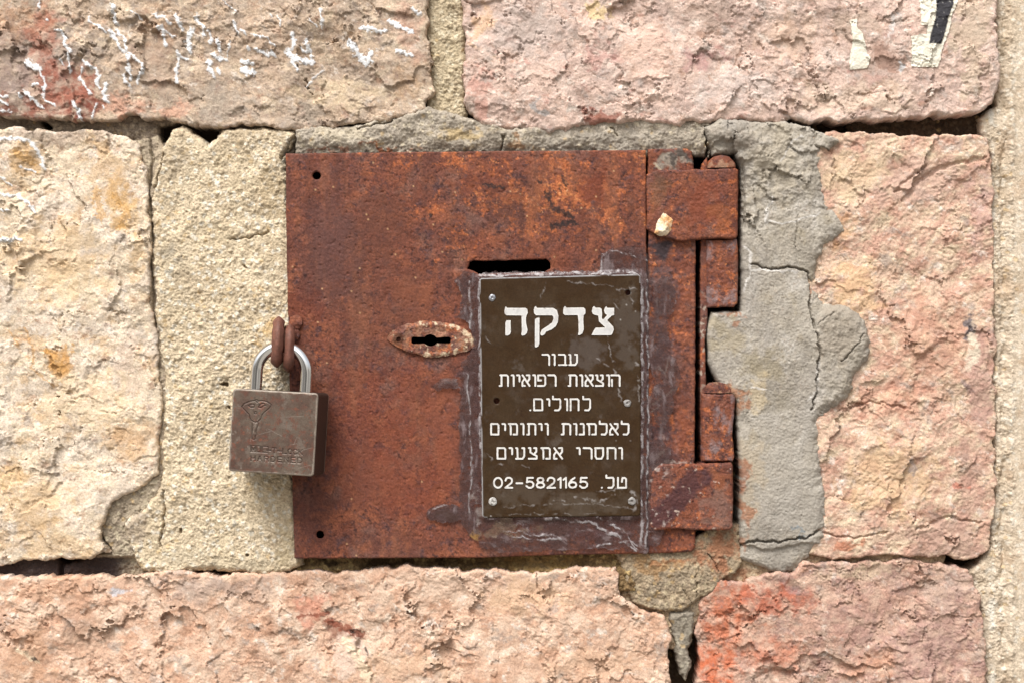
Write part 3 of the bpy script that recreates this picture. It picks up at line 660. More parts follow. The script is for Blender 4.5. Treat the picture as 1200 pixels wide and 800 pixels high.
C3 = [(716, 640), (800, 640), (845, 610), (868, 615), (870, 660), (862, 672), (846, 678), (838, 690), (822, 700), (800, 714), (780, 716), (760, 714), (742, 706), (734, 694), (728, 664)]
CR_C3 = [([(815, 672), (818, 700)], .3, 5), ([(830, 648), (842, 668)], .4, 5), ([(720, 650), (732, 690)], .9, 6), ([(800, 690), (815, 715)], .3, 4)]
def c_c3(U, V, D):
    c = gritcol(U, V, 501, (178, 158, 130), (164, 148, 126), (142, 122, 98), (200, 182, 150))
    return blobs(c, U, V, [(840, 645, 26, 30, (172, 116, 84), .8), (770, 660, 40, 14, (182, 140, 92), .6), (790, 655, 30, 8, (176, 112, 74), .5)], 96)
sheet('mortar_patch', M_mortar, wall, (710, 605, 878, 722), 1.0, rough(C3, 1.8, 12, 56), lambda U, V, D: gritty(U, V, D, 500, 5, 1.0, 4, 5) - cracks(U, V, CR_C3), -50, c_c3, h0=4, label='brown mortar at the lower right corner of the door')
C4 = [(782, 718), (804, 714), (816, 716), (814, 740), (808, 760), (812, 782), (804, 798), (796, 790), (790, 760)]
sheet('mortar_patch', M_cement, wall, (776, 708, 822, 804), 1.0, rough(C4, 1.8, 10, 58), lambda U, V, D: gritty(U, V, D, 505, 2, .8, 5, 10), -50, lambda U, V, D: gritcol(U, V, 506, (160, 150, 134), (148, 138, 122), (128, 116, 100), (196, 186, 164)), h0=2)
JD = [(340, 640), (745, 640), (745, 690), (340, 690)]
def c_jd(U, V, D):
    c = gritcol(U, V, 511, (168, 140, 98), (130, 104, 70), (92, 70, 46), (212, 184, 128))
    return blobs(c, U, V, [(480, 660, 80, 8, (74, 52, 34), .7), (380, 660, 20, 8, (60, 46, 34), .7), (620, 660, 80, 8, (166, 132, 78), .6)], 98)
sheet('mortar_joint', M_mortar, wall, (340, 640, 745, 690), 1.0, rough(JD, 1, 10, 60), lambda U, V, D: gritty(U, V, D, 510, -18, 1.5, 4, 4) + 14 * sstep(560, 700, U) + 8 * sstep(657, 668, V), -50, c_jd, h0=-10)
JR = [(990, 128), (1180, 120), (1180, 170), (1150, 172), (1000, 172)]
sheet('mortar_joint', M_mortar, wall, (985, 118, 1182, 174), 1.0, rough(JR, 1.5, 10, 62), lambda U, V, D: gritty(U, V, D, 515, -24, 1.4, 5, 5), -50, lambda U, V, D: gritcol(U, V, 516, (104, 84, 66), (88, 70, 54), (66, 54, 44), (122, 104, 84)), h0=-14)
# rough pale render of the reveal at the right edge
PR = [(1166, -150), (1420, -150), (1420, 950), (1158, 950), (1150, 720), (1136, 670), (1160, 645), (1166, 560), (1164, 420), (1162, 300), (1160, 180), (1152, 160), (1150, 140), (1168, 124)]
def h_pr(U, V, D):
    g = gritty(U, V, D, 520, -2, 1.0, 6, 10)
    grv = np.exp(-((U - (1177 + 7 * fbm(U, V, 40, 4, 521))) / 3.2) ** 2) * sstep(-.3, .2, fbm(U, V, 26, 3, 523))
    blk = 4 * np.clip(fbm(U, V, 22, 3, 522, 1.5), -.2, 1) * sstep(1172, 1180, U)
    return -4 + (g + 4) * sstep(1192, 1182, U) + .35 * (g + 4) * sstep(1182, 1192, U) + 6 * sstep(1178, 1186, U) - 4 * grv + blk * sstep(1190, 1182, U)
def c_pr(U, V, D):
    c = gritcol(U, V, 525, (228, 210, 186), (216, 196, 170), (196, 176, 150), (240, 229, 210))
    c = layer(c, U, V, C(196, 164, 132), 40, .2, .15, 29, .5)
    return mixc(c, C(240, 232, 216), .8 * sstep(5, 1, np.abs(U - (1163 + 3 * fbm(U, V, 20, 3, 526)))) * sstep(-.1, .2, fbm(U, V, 30, 3, 527)))
sheet('render_strip', M_mortar, wall, (1130, -120, 1380, 920), 1.0, rough(PR, 2, 12, 64), h_pr, -50, c_pr, h0=2, label='pale rough render strip at the right edge')
# mortar bed behind the faces, open where the box is let in
sheet('mortar_bed', M_mortar, wall, (-190, -130, 1390, 930), 4.0, lambda U, V: np.minimum(poly_sdf(U, V, [(-188, -128), (1388, -128), (1388, 928), (-188, 928)]), -poly_sdf(U, V, [(352, 190), (826, 190), (826, 640), (352, 640)])), lambda U, V, D: -44 + 3 * fbm(U, V, 20, 3, 530), -60, lambda U, V, D: gritcol(U, V, 531, (96, 78, 60), (84, 68, 52), (66, 54, 42), (120, 104, 84)), h0=0)

# ---------------------------------------------------------------- the rusty box let into the wall
box = thing('metal_box', 'rusty metal collection box with a door, coin slot and hinges in the stone wall', 'box', P(580, 655, -30))
def rustcol(U, V, seed, warm=0.0):
    c = fill(U, C(126, 74, 57))
    c = layer(c, U, V, C(106, 70, 62), 70, .05, .25, seed, .7)
    c = layer(c, U, V, C(150, 90, 64), 22, .1, .22, seed + 1, .7)
    c = layer(c, U, V, C(124, 94, 84), 40, .24, .2, seed + 13, .55)
    g = fbm(U, V, 40, 3, seed + 4)
    dn = sstep(-.4, .35, fbm(U, V, 34, 4, seed + 9))
    c = mixc(c, C(64, 44, 44), .8 * sstep(.16, .40, fbm(U, V, 7.5, 4, seed + 2, ang=.5, gain=.72) + .16 * dn - .06))
    c = mixc(c, C(84, 62, 64), .7 * sstep(.22, .44, fbm(U, V, 14, 5, seed + 3, ang=.3, gain=.7) + .12 * dn))
    c = mixc(c, C(78, 58, 62), .6 * sstep(.24, .46, fbm(U, V, 26, 5, seed + 10, gain=.7)))
    c = mixc(c, C(184, 106, 66), .85 * sstep(.15, .40, fbm(U, V, 11, 5, seed + 5, gain=.68) + .5 * g + warm - .05))
    c = mixc(c, C(208, 132, 82), .9 * sstep(.36, .52, fbm(U, V, 5.5, 4, seed + 6, gain=.72) + .4 * g + warm * .8 - .06))
    c = mixc(c, C(226, 178, 134), .85 * sstep(.5, .6, fbm(U, V, 4.5, 4, seed + 11, gain=.75) + .3 * g + warm * .7 - .1))
    return c * (1 + .13 * grain(U, seed + 12) + .12 * fbm(U, V, 8, 3, seed + 7))[..., None]
def prust(U, V, r=.72): 
    p = np.zeros(U.shape + (3,), F); p[..., 0] = r; p[..., 2] = 1
    return p
def bevel(D, r): 
    e = np.clip(D / r, 0, 1)
    return -r * (1 - np.sqrt(1 - (1 - e) ** 2))
DOOR = [(334.5, 180), (420, 179), (560, 177.5), (757, 176), (758, 400), (758, 648), (640, 650), (560, 653), (345, 654), (341, 520), (338, 400), (335.5, 280)]
SLOT = [(547, 315), (551, 307), (556, 305), (566, 306), (600, 305), (640, 304), (645, 308), (645, 315), (638, 319), (610, 320), (580, 320), (563, 322), (556, 318)]
def sd_door(U, V):
    s = poly_sdf(U + .7 * fbm(U, V, 18, 3, 600), V + .7 * fbm(U, V, 18, 3, 601), DOOR)
    for h in (circ(371, 206, 5, 14, 4.6), circ(375, 626, 4.6, 14)): s = np.minimum(s, -poly_sdf(U, V, h))
    s = np.minimum(s, -poly_sdf(U + 1.2 * fbm(U, V, 7, 3, 602), V + 1.2 * fbm(U, V, 7, 3, 603), SLOT))
    return np.minimum(s, -poly_sdf(U, V, [(474, 389), (538, 389), (538, 408), (474, 408)]))
TAR = [([(568, 217), (590, 220)], 4.4), ([(660, 207), (663, 217)], 4.4), ([(640, 227), (648, 243), (667, 253), (673, 260), (647, 265)], 5.5), ([(505, 251), (505, 256)], 3), ([(632, 212), (633, 214)], 3.4), ([(655, 222), (657, 226)], 2)]
def c_door(U, V, D):
    warm = .62 * np.exp(-(((U - 640) / 150) ** 2 + ((V - 240) / 55) ** 2)) + .2 * np.exp(-(((U - 600) / 260) ** 2 + ((V - 185) / 16) ** 2)) + .2 * np.exp(-((U - 757) / 8) ** 2) - .27
    warm = warm + .14 * np.exp(-(((U - 370) / 25) ** 2 + ((V - 420) / 50) ** 2)) + .12 * np.exp(-(((V - 645) / 14) ** 2)) + .16 * np.exp(-(((U - 430) / 60) ** 2 + ((V - 190) / 14) ** 2))
    c = rustcol(U, V, 610, warm)
    c = blobs(c, U, V, [(430, 330, 70, 110, (106, 66, 54), .4), (420, 500, 60, 90, (118, 60, 44), .4), (490, 560, 60, 60, (136, 70, 48), .4), (480, 470, 30, 60, (132, 70, 48), .4), (385, 260, 22, 80, (112, 74, 66), .6), (360, 350, 22, 40, (110, 56, 42), .5), (360, 640, 22, 12, (100, 60, 48), .5), (700, 225, 16, 34, (126, 66, 46), .7), (560, 215, 40, 16, (118, 66, 50), .6)], 100)
    run_ = fbm(U, V, 26, 5, 624, .16, .03, .6)
    c = mixc(c, C(92, 58, 50), .5 * sstep(.08, .4, run_))
    c = mixc(c, C(150, 96, 70), .4 * sstep(.12, .42, fbm(U, V, 30, 5, 625, .2, -.03, .6)))
    c = blobs(c, U, V, [(395, 300, 40, 70, (98, 66, 60), .5), (450, 250, 40, 40, (110, 68, 54), .5), (430, 560, 50, 40, (134, 78, 58), .5), (520, 500, 22, 70, (140, 80, 58), .5), (370, 600, 30, 40, (96, 58, 50), .5), (480, 350, 40, 30, (136, 82, 60), .5), (590, 240, 30, 26, (100, 62, 50), .5), (480, 632, 60, 10, (100, 60, 50), .5)], 626)
    c = mixc(c, C(48, 42, 42), .85 * paintmask(U + 3 * fbm(U, V, 9, 4, 616, gain=.65), V + 3 * fbm(U, V, 9, 4, 617, gain=.65), [(p_, w_ * 1.25) for p_, w_ in TAR], 618) * sstep(-.6, -.1, fbm(U, V, 6, 3, 615)))
    d1, i1 = cells(U, V, 16, 619)
    return mixc(c, C(220, 176, 130), .7 * (i1 > .93) * sstep(.09, .04, d1))
def h_door(U, V, D):
    b = 1.6 * fbm(U, V, 160, 2, 620)
    return 13 + b + .5 * fbm(U, V, 12, 4, 621, gain=.6) + .55 * fbm(U, V, 3.2, 3, 622) - 1.0 * sstep(.3, .5, fbm(U, V, 6, 3, 623)) + bevel(D, 1.6) - 3 * sstep(8, 0, np.abs(V - 313)) * sstep(100, 60, np.abs(U - 596)) * .3
door = sheet('door_panel', M_rust, box, (330, 172, 762, 658), 1.0, sd_door, h_door, 8, c_door, lambda U, V, D: prust(U, V), h0=13)

# keyhole escutcheon
EL = [(453, 396), (460, 387), (474, 380), (495, 376), (515, 377), (535, 381), (549, 388), (558, 397), (559, 406), (550, 410), (536, 414), (515, 418.5), (500, 418), (480, 413), (464, 406), (456, 401)]
KH = [(482, 396), (484, 394.5), (497, 395), (500, 392.5), (504.5, 391.5), (509, 393), (511.5, 395.5), (526, 394.5), (528.5, 396), (528, 401), (526, 402.5), (512, 402), (509, 404.5), (504.5, 405.8), (500, 404.5), (497.5, 402.5), (484, 403), (482, 401.5)]
def sd_el(U, V):
    s = poly_sdf(U + 1.5 * fbm(U, V, 12, 3, 630), V + 2.6 * fbm(U, V, 10, 4, 631, gain=.6), EL)
    s = np.minimum(s, -poly_sdf(U, V, KH))
    return np.minimum(s, -poly_sdf(U, V, circ(467, 397.5, 2.8, 12)))
def c_el(U, V, D):
    c = mixc(rustcol(U, V, 634, .12), C(176, 134, 106), .5 * sstep(-.25, .3, fbm(U, V, 14, 4, 638, .6, .1, .65)))
    rim = np.sqrt(((U - 506) / 51.5) ** 2 + ((V - 397.5) / 21.5) ** 2)
    c = mixc(c, C(222, 200, 168), .9 * sstep(.02, .3, fbm(U, V, 8, 4, 640, gain=.65) - .24 + .42 * np.exp(-((rim - .84) / .16) ** 2) * sstep(470, 530, U + 2.2 * np.abs(V - 397) - 30)))
    c = mixc(c, C(206, 186, 152), .6 * sstep(.2, .4, fbm(U, V, 7, 4, 641) - .1) * sstep(400, 412, V) * sstep(490, 530, U))
    return mixc(c, C(90, 56, 40), .9 * sstep(9, 5, np.hypot(U - 467, V - 397.5)))
def h_el(U, V, D):
    r = np.sqrt(((U - 506) / 51.5) ** 2 + ((V - 397.5) / 21.5) ** 2)
    return 15 + 2.2 * sstep(1.04, .72, r) - .8 * sstep(.8, .66, r) + 1.2 * fbm(U, V, 7, 4, 642, gain=.65) + .6 * fbm(U, V, 2.5, 2, 643) + 1.6 * np.exp(-((np.hypot(U - 521, V - 397) - 4) / 2) ** 2)
sheet('keyhole_plate', M_rust, door, (450, 370, 562, 425), .7, sd_el, h_el, 11, c_el, lambda U, V, D: prust(U, V, .6), h0=16, label='oval keyhole plate with flaking pale paint')

# door stile carrying the hinges
ST = [(759.5, 175), (806, 174), (811, 178), (814, 200), (815.5, 300), (815, 430), (814, 560), (815, 640), (811, 646), (759.5, 648.5)]
def c_st(U, V, D):
    c = rustcol(U, V, 650, .05 + .12 * np.exp(-((U - 762) / 4) ** 2))
    c = blobs(c, U, V, [(785, 188, 26, 10, (150, 140, 126), .85), (775, 196, 16, 4, (196, 182, 156), .7), (800, 186, 16, 5, (60, 52, 50), .7), (775, 290, 18, 16, (58, 52, 56), .85), (780, 330, 16, 30, (96, 82, 84), .5), (775, 400, 14, 60, (98, 80, 82), .6), (790, 440, 16, 30, (120, 76, 62), .5), (800, 500, 14, 40, (140, 78, 54), .6), (775, 520, 14, 40, (80, 62, 64), .6)], 104)
    stk = fbm(U, V, 8, 4, 655, .25, .1, .6)
    c = mixc(c, C(74, 58, 62), .7 * sstep(.05, .35, fbm(U, V, 22, 5, 656, .4, .15, .66)) * sstep(290, 330, V) * sstep(812, 780, U))
    c = mixc(c, C(150, 134, 132), .5 * sstep(.16, .4, fbm(U, V, 14, 5, 657, .35, -.15, .66)) * sstep(300, 340, V) * sstep(805, 775, U))
    return mixc(c, C(190, 172, 160), .6 * np.maximum(sstep(.34, .5, stk) * sstep(300, 360, V) * sstep(560, 470, V) * sstep(808, 790, U), paintmask(U, V, [([(765, 472), (774, 468), (780, 462), (793, 455)], 2.6), ([(771, 428), (779, 436), (782, 443)], 2), ([(784, 446), (790, 430), (786, 422)], 1.6), ([(764, 480), (774, 476)], 3), ([(766, 548), (780, 541), (798, 542), (812, 545)], 5), ([(770, 535), (776, 528)], 4)], 658)))
sheet('door_stile', M_rust, box, (756, 170, 820, 652), 1.0, lambda U, V: poly_sdf(U + fbm(U, V, 12, 3, 651), V + fbm(U, V, 12, 3, 652), ST), lambda U, V, D: 10.5 + 1.6 * fbm(U, V, 14, 4, 653, gain=.6) + .8 * fbm(U, V, 4, 3, 654) + bevel(D, 2.5), -6, c_st, lambda U, V, D: prust(U, V, .62), h0=10)
# fixed frame: thin upright beside the dark gap, top rail
FR = [(822, 192), (829, 184), (830, 300), (829, 380), (826, 400), (828, 460), (827, 545), (821.5, 545), (820.5, 400), (821, 300)]
sheet('box_frame', M_rust, box, (816, 180, 834, 550), .8, lambda U, V: poly_sdf(U + .8 * fbm(U, V, 9, 3, 660), V, FR), lambda U, V, D: 9 + fbm(U, V, 8, 3, 661) + bevel(D, 2), -40, lambda U, V, D: mixc(rustcol(U, V, 662, .1), C(210, 196, 178), .7 * sstep(.1, .35, fbm(U, V, 7, 4, 663)) * sstep(330, 370, V) * sstep(470, 430, V)), lambda U, V, D: prust(U, V), h0=8)
# hinges
def make_hinge(strap, knuck, cap, seed, warm):
    def c_strap(U, V, D):
        c = rustcol(U, V, seed, warm)
        if seed < 690: return blobs(c, U, V, [(822, 240, 26, 36, (134, 72, 50), .75), (770, 230, 14, 20, (140, 96, 64), .4), (775, 215, 10, 12, (96, 70, 56), .5), (845, 255, 14, 18, (150, 88, 54), .5)], 106)
        c = blobs(c, U, V, [(840, 590, 22, 26, (134, 104, 92), .6), (850, 560, 14, 14, (150, 92, 62), .5)], 108)
        sm = sstep(10, 4, line_dist(U + 6 * fbm(U, V, 14, 3, 693), V + 6 * fbm(U, V, 14, 3, 694), [(772, 606), (790, 590), (808, 568), (820, 560)]) - 6)
        c = mixc(c, C(78, 50, 52), .85 * sm)
        c = mixc(c, C(190, 176, 168), .8 * sstep(.15, .4, fbm(U, V, 9, 4, 695) + .3 * np.exp(-((V - 546) / 7) ** 2) - .1) * sstep(795, 770, U))
        return mixc(c, C(200, 178, 162), .8 * sstep(.2, .4, fbm(U, V, 7, 4, 696) - .15 + .35 * np.exp(-(((U - 782) / 12) ** 2 + ((V - 606) / 8) ** 2))))
    st = sheet('hinge', M_rust, box, (752, min(p[1] for p in strap) - 5, 872, max(p[1] for p in strap) + 5), .8, lambda U, V: poly_sdf(U + 1.1 * fbm(U, V, 12, 3, seed + 8), V + 1.1 * fbm(U, V, 12, 3, seed + 9), strap),
               lambda U, V, D: 18.5 + 2.2 * sstep(815, 845, U) - 4 * np.clip((U - 850) / 16, 0, 1) ** 2 - 3 * sstep(775, 758, U) + 1.0 * fbm(U, V, 10, 4, seed + 10, gain=.6) + .7 * fbm(U, V, 3, 3, seed + 11) + bevel(D, 2.6), lambda a, b, h: np.where(a > 818, -20, 9.0), c_strap, lambda U, V, D: prust(U, V, .66), h0=18)
    x0, x1 = knuck[0][0], max(p[0] for p in knuck)
    cx, rx = (x0 + x1) / 2, (x1 - x0) / 2
    def cyl(U): return 6 * np.sqrt(np.clip(1 - (np.abs(U - cx) / (rx + .5)) ** 3.2, 0, 1))
    sheet('hinge_knuckle', M_rust, st, (816, min(p[1] for p in knuck) - 4, 872, max(p[1] for p in knuck) + 4), .8, lambda U, V: poly_sdf(U + 1.2 * fbm(U, V, 12, 3, seed + 12), V + 1.2 * fbm(U, V, 12, 3, seed + 13), knuck),
          lambda U, V, D: 9 + cyl(U) + 1.2 * fbm(U, V, 9, 4, seed + 14, gain=.6) + .7 * fbm(U, V, 3, 3, seed + 15) + bevel(D, 2), -20,
          lambda U, V, D: layer(rustcol(U, V, seed + 20, warm + .04), U, V, C(150, 132, 132), 22, .12, .14, seed + 33, .65, .6), lambda U, V, D: prust(U, V, .58), h0=12)
    sheet('hinge_cap', M_rust, st, (816, min(p[1] for p in cap) - 4, 872, max(p[1] for p in cap) + 4), .7, lambda U, V: poly_sdf(U, V, cap),
          lambda U, V, D: 6 + 9 * np.sqrt(np.clip(1 - ((U - cx) / 18) ** 2 - (np.clip(max(p[1] for p in cap) - 4 - V, 0, 99) / 17) ** 2, 0, 1)) + .8 * fbm(U, V, 5, 3, seed + 40), -20,
          lambda U, V, D: mixc(rustcol(U, V, seed + 41, .08), C(196, 160, 130), .5 * sstep(.0, .3, fbm(U, V, 10, 3, seed + 48))), lambda U, V, D: prust(U, V, .6), h0=10)
    return st
h1 = make_hinge([(758, 204), (770, 199), (800, 199), (862, 197.5), (865.5, 200), (865, 276), (862, 279.5), (826, 280), (800, 283), (786, 280), (770, 276), (758, 268)],
                [(828, 281.5), (864, 280.5), (865.5, 300), (864.5, 356), (860, 359.5), (828, 361)],
                [(828.5, 197), (829, 190), (836, 184), (845, 182), (854, 184), (861, 191), (862, 197)], 670, .0)
h2 = make_hinge([(760, 552), (775, 543), (815, 543), (857, 541.5), (859, 545), (858.5, 616), (855, 620.5), (820, 621), (790, 619), (760, 622)],
                [(822, 461), (858, 461), (862, 466), (861, 480), (858, 510), (861, 534), (858, 540), (822, 540)],
                [(823, 460), (825, 453), (831, 448.5), (842, 447), (853, 450), (858, 456), (858, 460)], 700, .04)
# box body: four walls and back, dark inside
def open_box(name, x0, y0, x1, y1, hf, hb, mat, parent):
    c = [(x0, y0), (x1, y0), (x1, y1), (x0, y1)]
    vs = [tuple(P(x, y, hf)) for x, y in c] + [tuple(P(x, y, hb)) for x, y in c]
    f = [0, 1, 5, 4, 1, 2, 6, 5, 2, 3, 7, 6, 3, 0, 4, 7, 4, 5, 6, 7]
    return link_mesh(name, np.array(vs, F), f, 4, mat, parent, False)
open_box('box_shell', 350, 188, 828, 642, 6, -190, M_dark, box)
# lock rings, one on the frame edge and one on the door, the shackle passes through both
def ring(cu, cv, hc, hh, dd, rad, tilt, yaw, seed):
    pts = []
    n = 36
    for i in range(n):
        t = 2 * math.pi * i / n
        cz, cy = math.cos(t), math.sin(t)
        pz = hh * math.copysign(abs(cz) ** .7, cz); py = dd * math.copysign(abs(cy) ** .7, cy)
        p = Matrix.Rotation(tilt, 3, 'Y') @ Matrix.Rotation(yaw, 3, 'Z') @ Vector((0, -py, pz))
        q = P(cu, cv, hc) - ORIG[box]
        pts.append(Vector((q.x / S + p.x, q.y / S + p.y, q.z / S + p.z)))
    rr = [rad * (1 + .06 * math.sin(5 * i / n * 6.28 + seed) + .05 * math.sin(11 * i / n * 6.28 + 2 * seed)) for i in range(n)]
    return tube('lock_ring', pts, rr, M_link, box, 16, True, 5.0)
ring(325.5, 401, 34, 22.8, 24, 5.5, R(3), R(7), 1)
ring(338.5, 408, 33, 22, 22, 4.9, R(2), R(8), 3)
def blobby(name, cu, cv, ru, rv, hb, hh, mat, parent, seed, cfn, label=None):
    return sheet(name, mat, parent, (cu - ru - 5, cv - rv - 5, cu + ru + 5, cv + rv + 5), .7, rough(circ(cu, cv, ru, 20, rv), 1.5, 8, seed),
                 lambda U, V, D: hb + hh * np.sqrt(np.clip(1 - ((U - cu) / (ru + 3)) ** 2 - ((V - cv) / (rv + 3)) ** 2, 0, 1)) + 1.4 * fbm(U, V, 6, 3, seed), hb - 2, cfn, lambda U, V, D: prust(U, V, .7), h0=hb, label=label)
blobby('weld_bead', 347, 378, 9, 8, 11, 7, M_rust, box, 760, lambda U, V, D: rustcol(U, V, 761, -.05))
blobby('weld_bead', 345, 392, 7, 9, 11, 6, M_rust, box, 770, lambda U, V, D: rustcol(U, V, 771, -.05))

# ---------------------------------------------------------------- the plaque
plq = thing('wall_sign', 'dark brown sign with white Hebrew lettering and a phone number on the rusty door', 'sign', P(656, 606, 14))
PL = [(562, 327.5), (564, 326), (748.5, 321.5), (750.5, 323.5), (751, 450), (750.5, 602), (748, 604), (600, 606), (567, 606), (565, 603), (563.5, 460)]
SM = [([(640, 330), (634, 350), (630, 385)], .7), ([(710, 390), (720, 430), (728, 470)], 1.6), ([(722, 340), (745, 338)], 1.6), ([(648, 585), (660, 586)], 2), ([(675, 582), (700, 588), (720, 580)], 2.2), ([(590, 594), (640, 590), (700, 590), (745, 596)], 1.1), ([(738, 572), (746, 584), (745, 598)], 4), ([(700, 576), (728, 572)], 1.6), ([(568, 395), (578, 405)], 1.3), ([(570, 530), (580, 544), (592, 545)], 1.2), ([(612, 545), (620, 548)], 1.8), ([(735, 330), (742, 360)], 1.4), ([(745, 425), (750, 430)], 2), ([(700, 420), (712, 430)], 2.4), ([(665, 330), (720, 335)], .9), ([(596, 602), (700, 601)], .8), ([(748, 440), (749, 470)], 1.6), ([(720, 356), (726, 364)], 1.4)]
def c_pl(U, V, D):
    c = fill(U, C(64, 46, 28))
    c = layer(c, U, V, C(70, 54, 37), 34, .1, .25, 30, .8)
    c = layer(c, U, V, C(104, 94, 86), 26, .36, .16, 31, .5, 1.0, .5)
    c = layer(c, U, V, C(92, 80, 70), 40, .28, .2, 32, .35)
    c = blobs(c, U, V, [(735, 390, 16, 60, (104, 94, 86), .4), (690, 412, 26, 18, (104, 94, 88), .45), (610, 580, 40, 20, (100, 88, 76), .4), (690, 590, 60, 14, (100, 88, 76), .4)], 110)
    c = mixc(c, C(186, 180, 176), .5 * paintmask(U, V, SM, 800) * sstep(-.3, .25, fbm(U, V, 9, 3, 807)))
    d1, i1 = cells(U, V, 11, 803)
    c = mixc(c, C(210, 204, 196), .5 * (i1 > .88) * sstep(.12, .05, d1) * sstep(0, .2, fbm(U, V, 40, 3, 804)) * np.maximum(sstep(715, 722, U), sstep(572, 576, V)))
    c = mixc(c, C(186, 184, 184), .8 * sstep(1.6, .6, D) * sstep(-.35, -.05, fbm(U, V, 30, 3, 805)) * (np.minimum(np.abs(V - 324), np.abs(U - 563)) < 8))
    return c
PH = [circ(736, 343, 3.2, 14), circ(582, 469.5, 3.4, 14)]
def sd_pl(U, V):
    s = poly_sdf(U, V, PL)
    for h in PH: s = np.minimum(s, -poly_sdf(U, V, h))
    return s
def p_pl(U, V, D):
    p = prust(U, V, .42); p[..., 0] = .42 + .25 * sstep(-.1, .4, fbm(U, V, 30, 4, 806))
    return p
plate = sheet('sign_plate', M_plaque, plq, (558, 318, 755, 610), .8, sd_pl, lambda U, V, D: 20 + .3 * fbm(U, V, 60, 2, 808) + bevel(D, 1.0) + .25 * paintmask(U, V, SM, 800), 15.2, c_pl, p_pl, h0=20)
for (x, y, r, t) in [(577, 349, 4, 0), (735, 472, 4.4, 1), (577.5, 587, 5, 2), (740.5, 586.5, 4.6, 1)]:
    cc = [(150, 152, 165), (170, 166, 162), (206, 202, 196), (150, 142, 136)][t if t else (3 if x > 739 else 0)]
    sheet('screw_head', M_screw if t == 0 else M_plaque, plate, (x - 7, y - 7, x + 7, y + 7), .4, rough(circ(x, y, r, 18), .4, 4, 812), lambda U, V, D: 20.6 + .9 * np.clip(D / 1.5, 0, 1) - 1.1 * sstep(1.6, .9, np.hypot(U - x, V - y)) + .3 * fbm(U, V, 3, 2, 813), 19, lambda U, V, D: layer(fill(U, C(*cc)), U, V, C(84, 74, 66), 4, .1, .2, 814, .7), lambda U, V, D: prust(U, V, .5), h0=20)

# lettering: traced outlines for the heading, single-stroke letters for the rest
ZT = lambda l: [(580 + x / 8, 350 + y / 8) for x, y in l]
TITLE = [ZT(l) for l in [
    [(88, 118), (95, 85), (102, 73), (114, 88), (285, 88), (303, 98), (308, 135), (296, 158), (290, 185), (292, 230), (305, 290), (300, 320), (280, 342), (255, 346), (247, 338), (252, 300), (250, 200), (248, 158), (105, 157), (92, 142)],
    [(98, 222), (110, 205), (148, 203), (146, 230), (150, 310), (140, 335), (120, 346), (100, 344), (96, 335), (98, 300)],
    [(364, 105), (370, 82), (382, 70), (395, 88), (545, 88), (580, 108), (595, 160), (590, 220), (570, 260), (530, 290), (480, 310), (465, 335), (445, 347), (430, 344), (425, 325), (440, 290), (490, 258), (535, 225), (550, 190), (546, 165), (530, 157), (385, 157), (366, 138)],
    [(375, 195), (390, 182), (418, 180), (416, 420), (405, 445), (385, 454), (374, 448)],
    [(640, 110), (645, 85), (656, 70), (672, 86), (830, 84), (848, 98), (848, 140), (832, 158), (828, 190), (832, 290), (820, 325), (795, 342), (778, 340), (785, 310), (782, 200), (776, 155), (655, 155), (640, 140)],
    [(908, 118), (915, 85), (930, 70), (944, 86), (985, 86), (1000, 98), (1005, 140), (1002, 182), (1012, 198), (1052, 156), (1032, 142), (1022, 112), (1030, 88), (1042, 72), (1055, 88), (1118, 88), (1118, 155), (1095, 160), (1052, 203), (1108, 262), (1115, 290), (1098, 332), (1090, 342), (905, 342), (930, 292), (945, 273), (1035, 271), (975, 215), (968, 160), (940, 155), (916, 142)]]]
def sd_title(U, V):
    s = np.full(U.shape, -9e9, F)
    for p in TITLE: s = np.maximum(s, poly_sdf(U, V, p))
    return s
